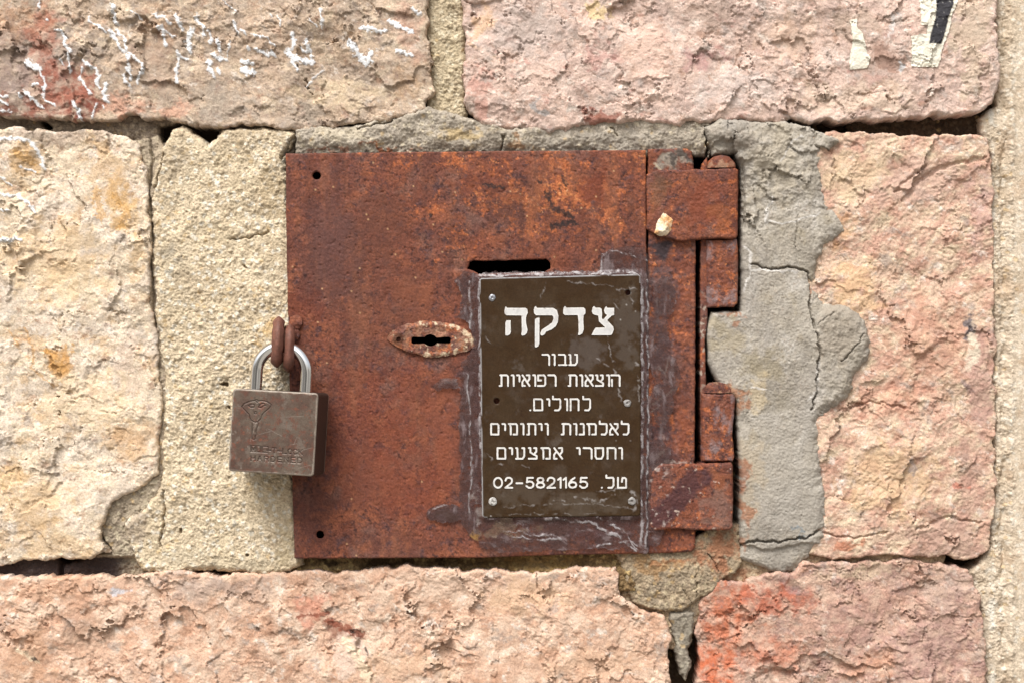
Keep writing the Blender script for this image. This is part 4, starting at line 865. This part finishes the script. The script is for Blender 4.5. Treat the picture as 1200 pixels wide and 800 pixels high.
G = {
 'mems': [[(0, 0), (.85, 0), (1, .12), (1, 1), (0, 1), (0, 0)]], 'yod': [[(0, 0), (.8, 0), (1, .08), (1, .58)]], 'vav': [[(0, 0), (.8, 0), (1, .1), (1, 1)]],
 'tav': [[(.08, 0), (.85, 0), (1, .12), (1, 1)], [(.22, 0), (.22, 1), (0, 1)]], 'resh': [[(0, 0), (.8, 0), (1, .15), (1, 1)]],
 'pe': [[(.05, .5), (.05, 0), (.8, 0), (1, .15), (1, .85), (.85, 1), (0, 1)], [(.05, .48), (.45, .48)]],
 'alef': [[(.05, 0), (1, 1)], [(.6, 0), (.98, 0), (.98, .35), (.72, .6)], [(.3, .35), (.03, .62), (.03, 1), (.35, 1)]],
 'tsadi': [[(0, 0), (.2, 0), (.2, .42), (.95, .75), (.95, 1), (0, 1)], [(.65, 0), (.9, 0), (.9, .35), (.62, .58)]],
 'he': [[(0, 0), (.85, 0), (1, .12), (1, 1)], [(.08, .42), (.08, 1)]], 'het': [[(0, 0), (.85, 0), (1, .12), (1, 1)], [(.03, 0), (.03, 1)]],
 'lamed': [[(.04, -.24), (.04, 0), (.92, 0), (1, .1), (1, .78), (.78, 1), (.3, 1)]], 'ayin': [[(0, 0), (.15, .02), (.2, 1)], [(.75, 0), (1, .02), (1, .75), (.78, 1), (0, 1)]],
 'mem': [[(0, 0), (.85, 0), (1, .12), (1, 1), (.58, 1)], [(.12, 0), (.24, .3), (.24, 1)]], 'nun': [[(.25, 0), (.85, 0), (1, .12), (1, 1), (0, 1)]],
 'samekh': [[(0, 0), (1, 0), (1, .7), (.8, 1), (.2, 1), (.05, .8), (.05, 0)]], 'bet': [[(0, 0), (.7, 0), (.82, .12), (.82, 1)], [(0, 1), (1, 1)]],
 'tet': [[(.05, 0), (.05, 1), (.95, 1), (.95, .12), (.8, 0), (.55, .02), (.48, .4)]], 'dot': [[(0, 1), (.1, 1)]], '-': [[(0, .55), (1, .55)]],
 '0': [[(.5 + .5 * math.sin(t), .5 - .5 * math.cos(t)) for t in [i * math.pi / 10 for i in range(21)]]],
 '2': [[(.02, .28), (.1, .1), (.3, 0), (.65, 0), (.9, .12), (.96, .32), (.85, .52), (0, 1), (1, 1)]],
 '5': [[(.9, 0), (.15, 0), (.08, .45), (.4, .36), (.75, .4), (.97, .6), (.93, .85), (.65, 1), (.3, 1), (.02, .82)]],
 '8': [[(.5, 0), (.8, .06), (.9, .24), (.78, .42), (.5, .47), (.22, .42), (.1, .24), (.2, .06), (.5, 0)], [(.5, .47), (.85, .55), (1, .73), (.88, .93), (.5, 1), (.12, .93), (0, .73), (.15, .55), (.5, .47)]],
 '1': [[(0, .2), (1, 0), (1, 1)]],
 '6': [[(.75, 0), (.3, .25), (.05, .55), (.03, .75), (.2, .95), (.5, 1), (.85, .92), (.98, .7), (.85, .5), (.5, .42), (.15, .52)]],
 'M': [[(0, 1), (0, 0), (.5, .7), (1, 0), (1, 1)]], 'U': [[(0, 0), (0, .8), (.25, 1), (.75, 1), (1, .8), (1, 0)]], 'L': [[(0, 0), (0, 1), (1, 1)]], 'T': [[(0, 0), (1, 0)], [(.5, 0), (.5, 1)]],
 'O': [[(.5 + .5 * math.sin(t), .5 - .5 * math.cos(t)) for t in [i * math.pi / 8 for i in range(17)]]], 'C': [[(1, .2), (.7, 0), (.3, 0), (0, .3), (0, .7), (.3, 1), (.7, 1), (1, .8)]],
 'K': [[(0, 0), (0, 1)], [(1, 0), (0, .6)], [(.35, .4), (1, 1)]], 'H': [[(0, 0), (0, 1)], [(1, 0), (1, 1)], [(0, .5), (1, .5)]], 'A': [[(0, 1), (.5, 0), (1, 1)], [(.22, .62), (.78, .62)]],
 'R': [[(0, 1), (0, 0), (.8, 0), (1, .25), (.8, .5), (0, .5)], [(.5, .5), (1, 1)]], 'D': [[(0, 0), (.65, 0), (1, .3), (1, .7), (.65, 1), (0, 1), (0, 0)]], 'E': [[(1, 0), (0, 0), (0, 1), (1, 1)], [(0, .5), (.8, .5)]], 'N': [[(0, 1), (0, 0), (1, 1), (1, 0)]],
}
def run(items, top, bot):
    out = []
    for g, x0, x1 in items:
        for st in G[g]: out.append([(x0 + px * (x1 - x0), top + py * (bot - top)) for px, py in st])
    return out
LINES = [
 (run([('resh', 635.6, 643.6), ('vav', 647.3, 650), ('bet', 654.8, 664), ('ayin', 667, 676.2)], 415.2, 427.2), 1.0),
 (run([('tav', 585.6, 595.3), ('vav', 599.4, 602), ('yod', 606, 608.8), ('alef', 611.9, 620.6), ('vav', 624.8, 627.3), ('pe', 630.2, 639), ('resh', 642.5, 651.2), ('tav', 666.2, 675.6), ('vav', 679.8, 682.4), ('alef', 685.8, 694.8), ('tsadi', 698.2, 707.2), ('vav', 711.3, 713.8), ('he', 716.3, 726.2)], 439.2, 451.6), 1.05),
 (run([('dot', 621.4, 622), ('mems', 625.9, 635.5), ('yod', 641, 643.8), ('lamed', 647.6, 656.6), ('vav', 662, 664.7), ('het', 668.4, 678), ('lamed', 683, 691.6)], 467.2, 480.2), 1.0),
 (run([('mems', 575.5, 584.2), ('yod', 588.8, 592), ('mem', 596.2, 606), ('vav', 610.5, 613.5), ('tav', 617.7, 627.4), ('yod', 631.8, 634.8), ('vav', 639.2, 642), ('tav', 658.2, 668.3), ('vav', 672.6, 675.5), ('nun', 679.1, 684.2), ('mem', 688.2, 698.2), ('lamed', 702.4, 711), ('alef', 714.6, 724), ('lamed', 728.2, 736.6)], 496.2, 508.5), 1.05),
 (run([('mems', 583, 592.2), ('yod', 597, 600.2), ('ayin', 604.8, 614.4), ('tsadi', 619.6, 629.4), ('mem', 634.4, 644.4), ('alef', 649, 658.9), ('yod', 676.2, 679.4), ('resh', 683.8, 693.3), ('samekh', 697.4, 706.8), ('het', 711.7, 721.3), ('vav', 725.7, 729)], 524.4, 536.8), 1.05),
 (run([('0', 578.8, 588.5), ('2', 592.2, 600.4), ('-', 605.2, 612), ('5', 616.7, 625.4), ('8', 628.8, 637.8), ('2', 641.5, 650.3), ('1', 654, 657), ('1', 660.3, 663.3), ('6', 666.5, 675.6), ('5', 679.5, 688.4), ('dot', 705.2, 705.7), ('lamed', 710.2, 719), ('tet', 723.6, 734.2)], 559.2, 570.8), 1.05)]
def c_let(U, V, D): return layer(layer(fill(U, C(234, 230, 224)), U, V, C(190, 183, 177), 10, .2, .2, 35, .7), U, V, C(132, 120, 108), 5, .36, .14, 38, .6)
sheet('lettering', M_letter, plate, (588, 356, 724, 410), .3, sd_title, lambda U, V, D: 20.75 + 0 * U, 19.6, lambda U, V, D: mixc(c_let(U, V, D), C(206, 206, 206), .55 * sstep(.9, 1.8, D)), h0=20, label='large heading of four Hebrew letters')
for st, r in LINES:
    xs = [p[0] for s_ in st for p in s_]; ys = [p[1] for s_ in st for p in s_]
    def sd(U, V, st=st, r=r):
        d = np.full(U.shape, 9e9, F)
        for s_ in st:
            x0, x1 = min(p[0] for p in s_) - 4, max(p[0] for p in s_) + 4
            m = (U > x0) & (U < x1)
            d[m] = np.minimum(d[m], line_dist(U[m], V[m], s_))
        return (r + .16 * fbm(U, V, 4, 2, 36) - d).astype(F)
    sheet('lettering', M_letter, plate, (min(xs) - 3, min(ys) - 3, max(xs) + 3, max(ys) + 3), .3, sd, lambda U, V, D: 20.75 + 0 * U, 19.6, c_let, h0=20)

# perished clear tape and glue round the sign
TP = [(542, 318), (550, 321), (560, 320), (600, 319), (650, 318), (700, 317), (706, 298), (715, 290), (740, 289), (757, 291), (763, 330), (761, 420), (763, 500), (764, 560), (761, 640), (757, 648), (745, 646), (700, 642), (640, 645), (585, 647), (565, 640), (550, 628), (540, 610), (538, 570), (540, 540), (537, 500), (540, 470), (538, 440), (541, 425), (550, 415), (556, 400), (548, 378), (537, 372), (541, 345), (534, 328)]
def tape_out(U, V):
    s_ = poly_sdf(U, V, TP)
    for cx_, cy_, rx_, ry_ in ((526, 449, 16, 6), (522, 601, 22, 11), (513, 452, 5, 6), (772, 400, 12, 46), (778, 350, 14, 26), (776, 470, 13, 30), (785, 440, 12, 24), (772, 540, 14, 26), (766, 615, 12, 26)):
        s_ = np.maximum(s_, (1 - np.sqrt(((U - cx_) / rx_) ** 2 + ((V - cy_) / ry_) ** 2)) * ry_)
    return s_
def tape_parts(U, V):
    stk = fbm(U + 5 * fbm(U, V, 40, 3, 829), V, 11, 5, 820, .3, 0, .62)                 # streaks running down the sides
    stk2 = fbm(U, V + 6 * fbm(U, V, 40, 3, 830), 24, 5, 821, 2.4, .12, .62)              # streaks running along the bottom
    side = sstep(604, 612, V) * sstep(556, 566, U)
    n = np.where(side > .5, stk2, stk)
    lines = np.zeros(U.shape, F)
    wv = V + 7 * fbm(U, V, 20, 4, 822, gain=.6); wu = U + 4 * fbm(U, V, 26, 4, 823, gain=.6)
    for pts, wd in [([(640, 606), (690, 612), (720, 625), (745, 645)], 1.4), ([(700, 606), (730, 622), (747, 643)], 1.0), ([(590, 622), (650, 628), (656, 630), (648, 633), (600, 628)], .7), ([(550, 330), (552, 370), (548, 400)], 1.3), ([(562, 330), (563, 460), (565, 605)], 1.2), ([(752, 330), (753, 460), (752, 640)], 1.5), ([(758, 330), (760, 480), (757, 640)], .9), ([(706, 320), (704, 300), (716, 290)], 1.2), ([(560, 323), (650, 321), (750, 319)], 1.6), ([(712, 292), (757, 304)], .7), ([(535, 330), (538, 345), (535, 370)], 2.0), ([(752, 640), (740, 632), (700, 640)], .9), ([(502, 602), (507, 595), (526, 591)], .6), ([(548, 440), (552, 520), (550, 600)], .7)]:
        lines = np.maximum(lines, sstep(wd + .7, wd - .5, line_dist(wu, wv, pts)))
    return n, lines * sstep(-.35, .2, fbm(U, V, 11, 3, 828, gain=.65))
def c_tp(U, V, D):
    n, l = tape_parts(U, V)
    c = fill(U, C(84, 62, 60))
    c = mixc(c, C(136, 120, 120), .7 * sstep(.05, .45, n))
    c = mixc(c, C(70, 46, 42), .7 * sstep(-.1, -.4, n))
    c = blobs(c, U, V, [(520, 602, 20, 9, (76, 54, 48), .9), (735, 303, 20, 11, (84, 58, 54), .8), (550, 628, 14, 10, (186, 140, 74), .7), (590, 620, 40, 10, (134, 116, 96), .6), (700, 625, 40, 10, (88, 62, 62), .7), (525, 448, 14, 6, (112, 98, 96), .8), (560, 590, 8, 20, (170, 160, 154), .6)], 114)
    return mixc(c, C(186, 180, 180), .8 * l)
def p_tp(U, V, D):
    n, l = tape_parts(U, V)
    p = prust(U, V, .34)
    a = .5 + .4 * sstep(-.1, .45, n) + .12 * sstep(564, 558, U)
    hole = sstep(.18, .4, fbm(U, V, 13, 4, 824, gain=.6))
    a = a * (1 - .75 * hole)
    a = np.maximum(a, .8 * l)
    a = np.maximum(a, .85 * sstep(13, 5, np.hypot((U - 520) / 1.9, V - 602)))
    p[..., 2] = np.clip(a, 0, 1)
    return p
sheet('tape', M_tape, plq, (496, 284, 802, 652), .8, lambda U, V: np.minimum(tape_out(U + 4 * fbm(U, V, 12, 4, 825, gain=.6), V + 4 * fbm(U, V, 12, 4, 826, gain=.6)), -poly_sdf(U, V, [(565, 330), (747, 326), (748, 600), (569, 603)])),
      lambda U, V, D: 16.2 + 2.6 * sstep(7, 0, poly_sdf(U, V, PL) * -1) + .9 * fbm(U, V, 12, 4, 827, gain=.6) + .9 * tape_parts(U, V)[1], 15.4, c_tp, p_tp, h0=16, label='perished clear tape round the edges of the sign')

# ---------------------------------------------------------------- padlock
LC = (320.0, 506.0)      # photo pixel of the centre of its front face
LH = 70.0
lock = thing('padlock', 'square rust-stained padlock with a bright steel shackle hanging from two rusty rings', 'padlock', P(LC[0], LC[1], LH), rot=(R(-1.5), R(3.0), R(-8.5)))
W_, Hh, Tk = 100.0, 94.0, 48.0
A2 = np.linalg.inv(np.array([[701 / 98., -30 / 93.], [45 / 98., 670 / 93.]]))
ctr = np.array([(62 + 763 + 730 + 32) / 4, (50 + 95 + 768 + 720) / 4])
def LZ(pts): return [tuple(A2 @ (np.array(p, float) - ctr)) for p in pts]
ENG = [(LZ(l), .55) for l in [
    [(130, 200), (150, 175), (200, 155), (235, 150), (245, 143), (260, 143), (268, 155), (300, 150), (345, 160), (378, 185), (360, 215), (320, 245), (300, 270), (292, 300), (270, 320), (245, 328), (215, 315), (200, 290), (195, 265), (165, 235), (130, 200)],
    [(185, 190), (215, 178), (240, 185), (232, 205), (205, 205), (185, 190)], [(270, 205), (285, 180), (315, 172), (330, 190), (310, 195), (290, 210), (270, 205)], circ(247, 250, 10, 10) + [(257, 250)],
    [(240, 150), (262, 165)], [(220, 330), (222, 400), (220, 460), (235, 470), (250, 460), (248, 440), (260, 425), (252, 400), (262, 370), (275, 340), (265, 328)]]]
def ztext(s_, x0, x1, y0, y1, slope, gap, wd):
    out = []; n = len(s_); step_ = (x1 - x0) / n
    for i, ch in enumerate(s_):
        for st in G[ch]:
            q = [(x0 + i * step_ + px * step_ * gap, y0 + py * (y1 - y0)) for px, py in st]
            out.append((LZ([(x, y + (x - x0) * slope) for x, y in q]), wd))
    return out
ENG += ztext('MUL-T-LOCK', 218, 655, 526, 566, .065, .72, .6)
ENG += [(LZ([(210, 518), (358, 527), (356, 576), (210, 568), (210, 518)]), .3)]
ENG += ztext('HARDENED', 215, 662, 600, 640, .05, .62, .55)
def engrave(U, V):
    m = np.zeros(U.shape, F)
    for pts, wd in ENG: m = np.maximum(m, sstep(wd + .45, wd - .35, line_dist(U, V, pts)))
    return m
RS = 4.0
def sd_lock(U, V):
    qx = np.abs(U) - (W_ / 2 - RS); qy = np.abs(V) - (Hh / 2 - RS)
    return (RS - np.hypot(np.maximum(qx, 0), np.maximum(qy, 0)) - np.minimum(np.maximum(qx, qy), 0)).astype(F)
def c_lk(U, V, D):
    c = fill(U, C(108, 93, 80))
    c = layer(c, U, V, C(94, 72, 61), 26, .0, .2, 840, .8)
    c = layer(c, U, V, C(124, 110, 98), 20, .2, .16, 841, .8)
    c = layer(c, U, V, C(116, 70, 54), 10, .2, .18, 842, .65)
    c = mixc(c, C(80, 62, 54), .75 * sstep(.22, .42, fbm(U, V, 5, 4, 843, gain=.7)))
    c = mixc(c, C(134, 82, 62), .75 * sstep(.18, .42, fbm(U, V, 6, 4, 849, gain=.7)))
    c = mixc(c, C(150, 138, 126), .5 * sstep(.3, .5, fbm(U, V, 8, 4, 844)) * sstep(-10, 20, V - U * .3))
    c = mixc(c, C(168, 156, 142), .8 * sstep(2.6, .8, D + 1.6 * fbm(U, V, 9, 3, 851)))
    for k_ in range(9):
        g_ = np.random.default_rng(860 + k_); a_ = g_.uniform(-46, 46, 2); b_ = a_ + g_.uniform(-22, 22, 2)
        c = mixc(c, C(160, 148, 136), .45 * sstep(.55, .1, line_dist(U + .8 * fbm(U, V, 9, 2, 861), V, [tuple(a_), tuple(b_)])))
    c = mixc(c, C(72, 56, 48), .5 * sstep(.1, .4, fbm(U, V, 18, 5, 852, gain=.66)) * sstep(-20, 40, V + .3 * U))
    c = c * (1 + .09 * grain(U, 847))[..., None]
    return mixc(c, C(60, 49, 42), .5 * engrave(U, V) * np.clip(1 - .012 * np.maximum(U, 0), .4, 1))
def p_lk(U, V, D):
    p = prust(U, V, .5); p[..., 1] = .25
    return p
body = sheet('body', M_lock, lock, (-W_ / 2 - 1, -Hh / 2 - 1, W_ / 2 + 1, Hh / 2 + 1), .45, sd_lock, lambda U, V, D: bevel(D, 1.6) - .7 * engrave(U, V) + .12 * fbm(U, V, 6, 3, 846), -Tk, c_lk, p_lk, local=(0, 0), wallc=lambda U, V: np.tile(C(72, 57, 49), (len(U), 1)))  # sides darker than the front face: their shade is put into the colour
# rear plate and shackle
sheet('rear_plate', M_lock, body, (-W_ / 2 - 1, -Hh / 2 - 1, W_ / 2 + 1, Hh / 2 + 1), 2.0, lambda U, V: sd_lock(U, V) - .4, lambda U, V, D: -Tk + .5 + 0 * U, -Tk - 3, c_lk, p_lk, local=(0, 0))
cxs = -.5; hw = 29.5; zb = Hh / 2 - 12; zc = Hh / 2 + 21
path = [(cxs - hw, Tk / 2, zb + 2 + k * 3) for k in range(10) if zb + 2 + k * 3 < zc]
path += [(cxs - hw * math.cos(t), Tk / 2, zc + hw * math.sin(t)) for t in [math.pi * i / 28 for i in range(29)]]
path += [(cxs + hw, Tk / 2, zc - k * 3) for k in range(1, 11)]
tube('shackle', path, 6.9, M_steel, lock, 24, False, 2.0)

# ---------------------------------------------------------------- scraps on the wall
zp = lambda l: [(800 + x / 3, y / 3) for x, y in l]
def paper(label, poly, black, seed):
    def c(U, V, D):
        c_ = layer(fill(U, C(250, 243, 224)), U, V, C(236, 226, 200), 14, .25, .18, seed, .7)
        if black:
            c_ = mixc(c_, C(58, 56, 60), sstep(-.6, .8, poly_sdf(U + fbm(U, V, 5, 3, seed + 1), V + fbm(U, V, 5, 3, seed + 2), black)))
            c_ = mixc(c_, C(180, 176, 168), .7 * sstep(.35, .5, fbm(U, V, 4, 3, seed + 3)))
        return c_
    p2 = rough(poly, .9, 7, seed + 4)
    def h(U, V, D):
        s2 = rough(S2, 3.4, 20, 24)(U, V)
        return H2(U, V, np.maximum(s2, 0)) * 1.0 + 1.6
    o = sheet('torn_paper', M_paper, None, (min(p[0] for p in poly) - 4, max(-30, min(p[1] for p in poly) - 4), max(p[0] for p in poly) + 4, max(p[1] for p in poly) + 4), .8, p2, h, lambda a, b, hh: hh - 1.2, c, h0=16)
    o['label'] = label; o['category'] = 'paper scrap'; o['group'] = 'torn poster scraps on the stone'
paper('small narrow cream torn paper scrap stuck on the pink stone', zp([(590, 70), (612, 68), (618, 100), (635, 120), (645, 165), (660, 210), (650, 240), (590, 243), (593, 190), (598, 150)]), None, 900)
paper('larger cream torn paper scrap with a black printed band at the top edge', zp([(830, -40), (968, -40), (967, 10), (945, 60), (935, 110), (915, 170), (905, 210), (895, 235), (803, 237), (805, 150), (800, 130), (830, 120), (855, 120), (860, 90), (835, 90), (838, 60)]), zp([(895, -40), (955, -40), (955, 10), (935, 60), (925, 110), (910, 155), (865, 155), (870, 120), (890, 60)]), 910)
CH = [(770, 262), (773, 254), (778, 249), (783, 252), (788, 258), (787, 270), (780, 276), (772, 276), (767, 273)]
o = sheet('plaster_chip', M_stone, None, (763, 245, 792, 280), .6, rough(CH, .8, 6, 920), lambda U, V, D: 19 + 5 * np.clip(D / 6, 0, 1) + .5 * scoops(U, V, 10, 921, .6, .4, .4) + fbm(U, V, 4, 3, 922), 15, lambda U, V, D: layer(fill(U, C(250, 232, 200)), U, V, C(222, 158, 92), 12, .02, .2, 923, .85), h0=20)
o['label'] = 'cream and orange chip of plaster stuck to the upper hinge'; o['category'] = 'plaster chip'
